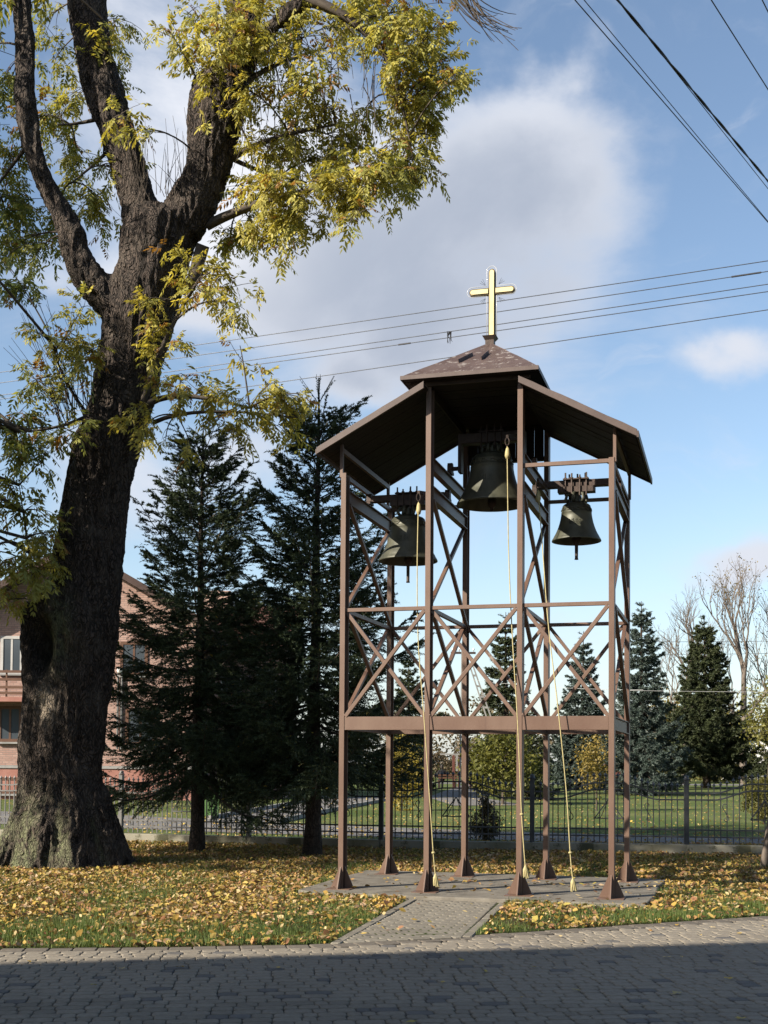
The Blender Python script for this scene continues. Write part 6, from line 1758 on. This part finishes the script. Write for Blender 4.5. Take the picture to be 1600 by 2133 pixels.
tag(link('leaf_litter', np_mesh('leaf_litter', V, Fq, Cc), M['litter']), 'yellow and brown fallen leaves covering the lawn', 'leaves', kind='stuff')
# thinner litter on slab, footpath and plinth foot
x, y = scatter(9000, 10.6, 18.5); keep = ~in_lawn(x, y) & (y > np.interp(x, EX, EYs) - 0.0); x, y = x[keep], y[keep]
a_, b_ = tower_local(x, y)
onslab = b_ > -0.42
p_ = np.where(onslab, 0.10 + 0.5 * np.exp(-((b_ - 1.4) / 0.25) ** 2) * (a_ > 0.8) + 0.35 * np.exp(-((b_ + 0.44) / 0.08) ** 2), 0.05)
keep = g.random(len(x)) < p_; x, y, onslab = x[keep], y[keep], onslab[keep]; n = len(x)
V, Fq, Cc = leaves_mesh(x, y, np.where(onslab, 0.012, GZ + 0.03) + g.uniform(0, 0.012, n), g.uniform(0.04, 0.09, n), PAL[g.choice(len(PAL), n, p=PRB)] * g.uniform(0.8, 1.15, (n, 1)), 0.4)
tag(link('scattered_leaves', np_mesh('scattered_leaves', V, Fq, Cc), M['litter']), 'scattered yellow leaves on the slab and footpath', 'leaves', kind='stuff')
# leaves on the park lawn
n = 9000
y = 24.5 + 45 * g.random(n) ** 2; x = (g.random(n) * 2 - 1) * (0.36 * y + 1)
V, Fq, Cc = leaves_mesh(x, y, GZ + g.uniform(0.01, 0.04, n), g.uniform(0.05, 0.09, n), PAL[g.choice(len(PAL), n, p=PRB)] * np.array((1.0, 1.0, 0.8)), 0.5)
tag(link('park_leaves', np_mesh('park_leaves', V, Fq, Cc), M['litter']), 'fallen leaves strewn over the park lawn behind the fence', 'leaves', kind='stuff')

# single leaves on the paving
def ground_px(u, v, z):
    c0 = at(u, v, 10.0) - Vector((0, 0, EYE)); t = (z - EYE) / c0.z
    return Vector((0, 0, EYE)) + c0 * t
def single_leaf(u, v, size, label, col, maple=False, group=None):
    p = ground_px(u, v, GZ + 0.004)
    root_me = MB()
    if maple:
        ang = [(-90, .55), (-60, .32), (-35, .62), (-10, .40), (5, .50), (25, .95), (42, .52), (62, .60), (90, 1.15), (118, .60), (138, .52), (155, .95), (175, .50), (190, .40), (215, .62), (240, .32)]
        prof = [(size * 0.5 * r * math.cos(R(t)), size * 0.5 * r * math.sin(R(t))) for t, r in ang]
    else:
        prof = [(size * 0.5 * x_, size * 0.5 * y_) for x_, y_ in ((-1, 0), (-.6, .35), (0, .5), (.55, .32), (1, 0), (.55, -.34), (0, -.48), (-.6, -.33))]
    nn = len(prof)
    vs = [(0, 0, 0.012)] + [(x_, y_, 0.004 + 0.10 * abs(y_) * (1 if i % 2 else .5) + random.uniform(0, .012)) for i, (x_, y_) in enumerate(prof)]
    root_me.add(vs, [(0, 1 + i, 1 + (i + 1) % nn) for i in range(nn)])
    me = root_me.mesh('fallen_leaf')
    at_ = me.color_attributes.new('col', 'FLOAT_COLOR', 'POINT')
    at_.data.foreach_set('color', np.tile(np.array((*col, 1), dtype=np.float32), len(me.vertices)))
    o = link('fallen_leaf', me, M['litter'])
    o.location = p; o.rotation_euler = (random.uniform(-.1, .1), random.uniform(-.1, .1), random.uniform(0, 6.28) if not maple else 0.4)
    tag(o, label, 'leaf', group)
single_leaf(1412, 2071, 0.115, 'large lobed maple leaf on the shaded paving', (0.48, 0.42, 0.22), True)
single_leaf(1546, 2124, 0.10, 'lobed yellow leaf on paving near the bottom right corner', (0.52, 0.42, 0.14), True)
single_leaf(1355, 1940, 0.085, 'curled orange leaf on the sunlit paving at right', (0.62, 0.30, 0.05))
for (u, v) in [(922, 2047), (1086, 2079), (1113, 2016), (1518, 2040), (1392, 1981), (1165, 1952), (1212, 1964), (1380, 1935), (1410, 1928), (1460, 1949), (1485, 1933), (1390, 1995), (1420, 1995), (60, 2005), (255, 2019), (375, 2016), (195, 2054), (960, 2001), (1013, 2025), (858, 2131), (1575, 2006), (1200, 2064), (1540, 1945), (1590, 1930), (580, 2017)]:
    sunny = v < 1985
    single_leaf(u, v, random.uniform(0.05, 0.085), 'single small yellow leaf lying on the sunlit paving' if sunny else 'single small yellow leaf lying on the shaded paving', PAL[random.choice((0, 1, 2, 5))], False, 'leaves on the sunlit paving' if sunny else 'leaves on the shaded paving')
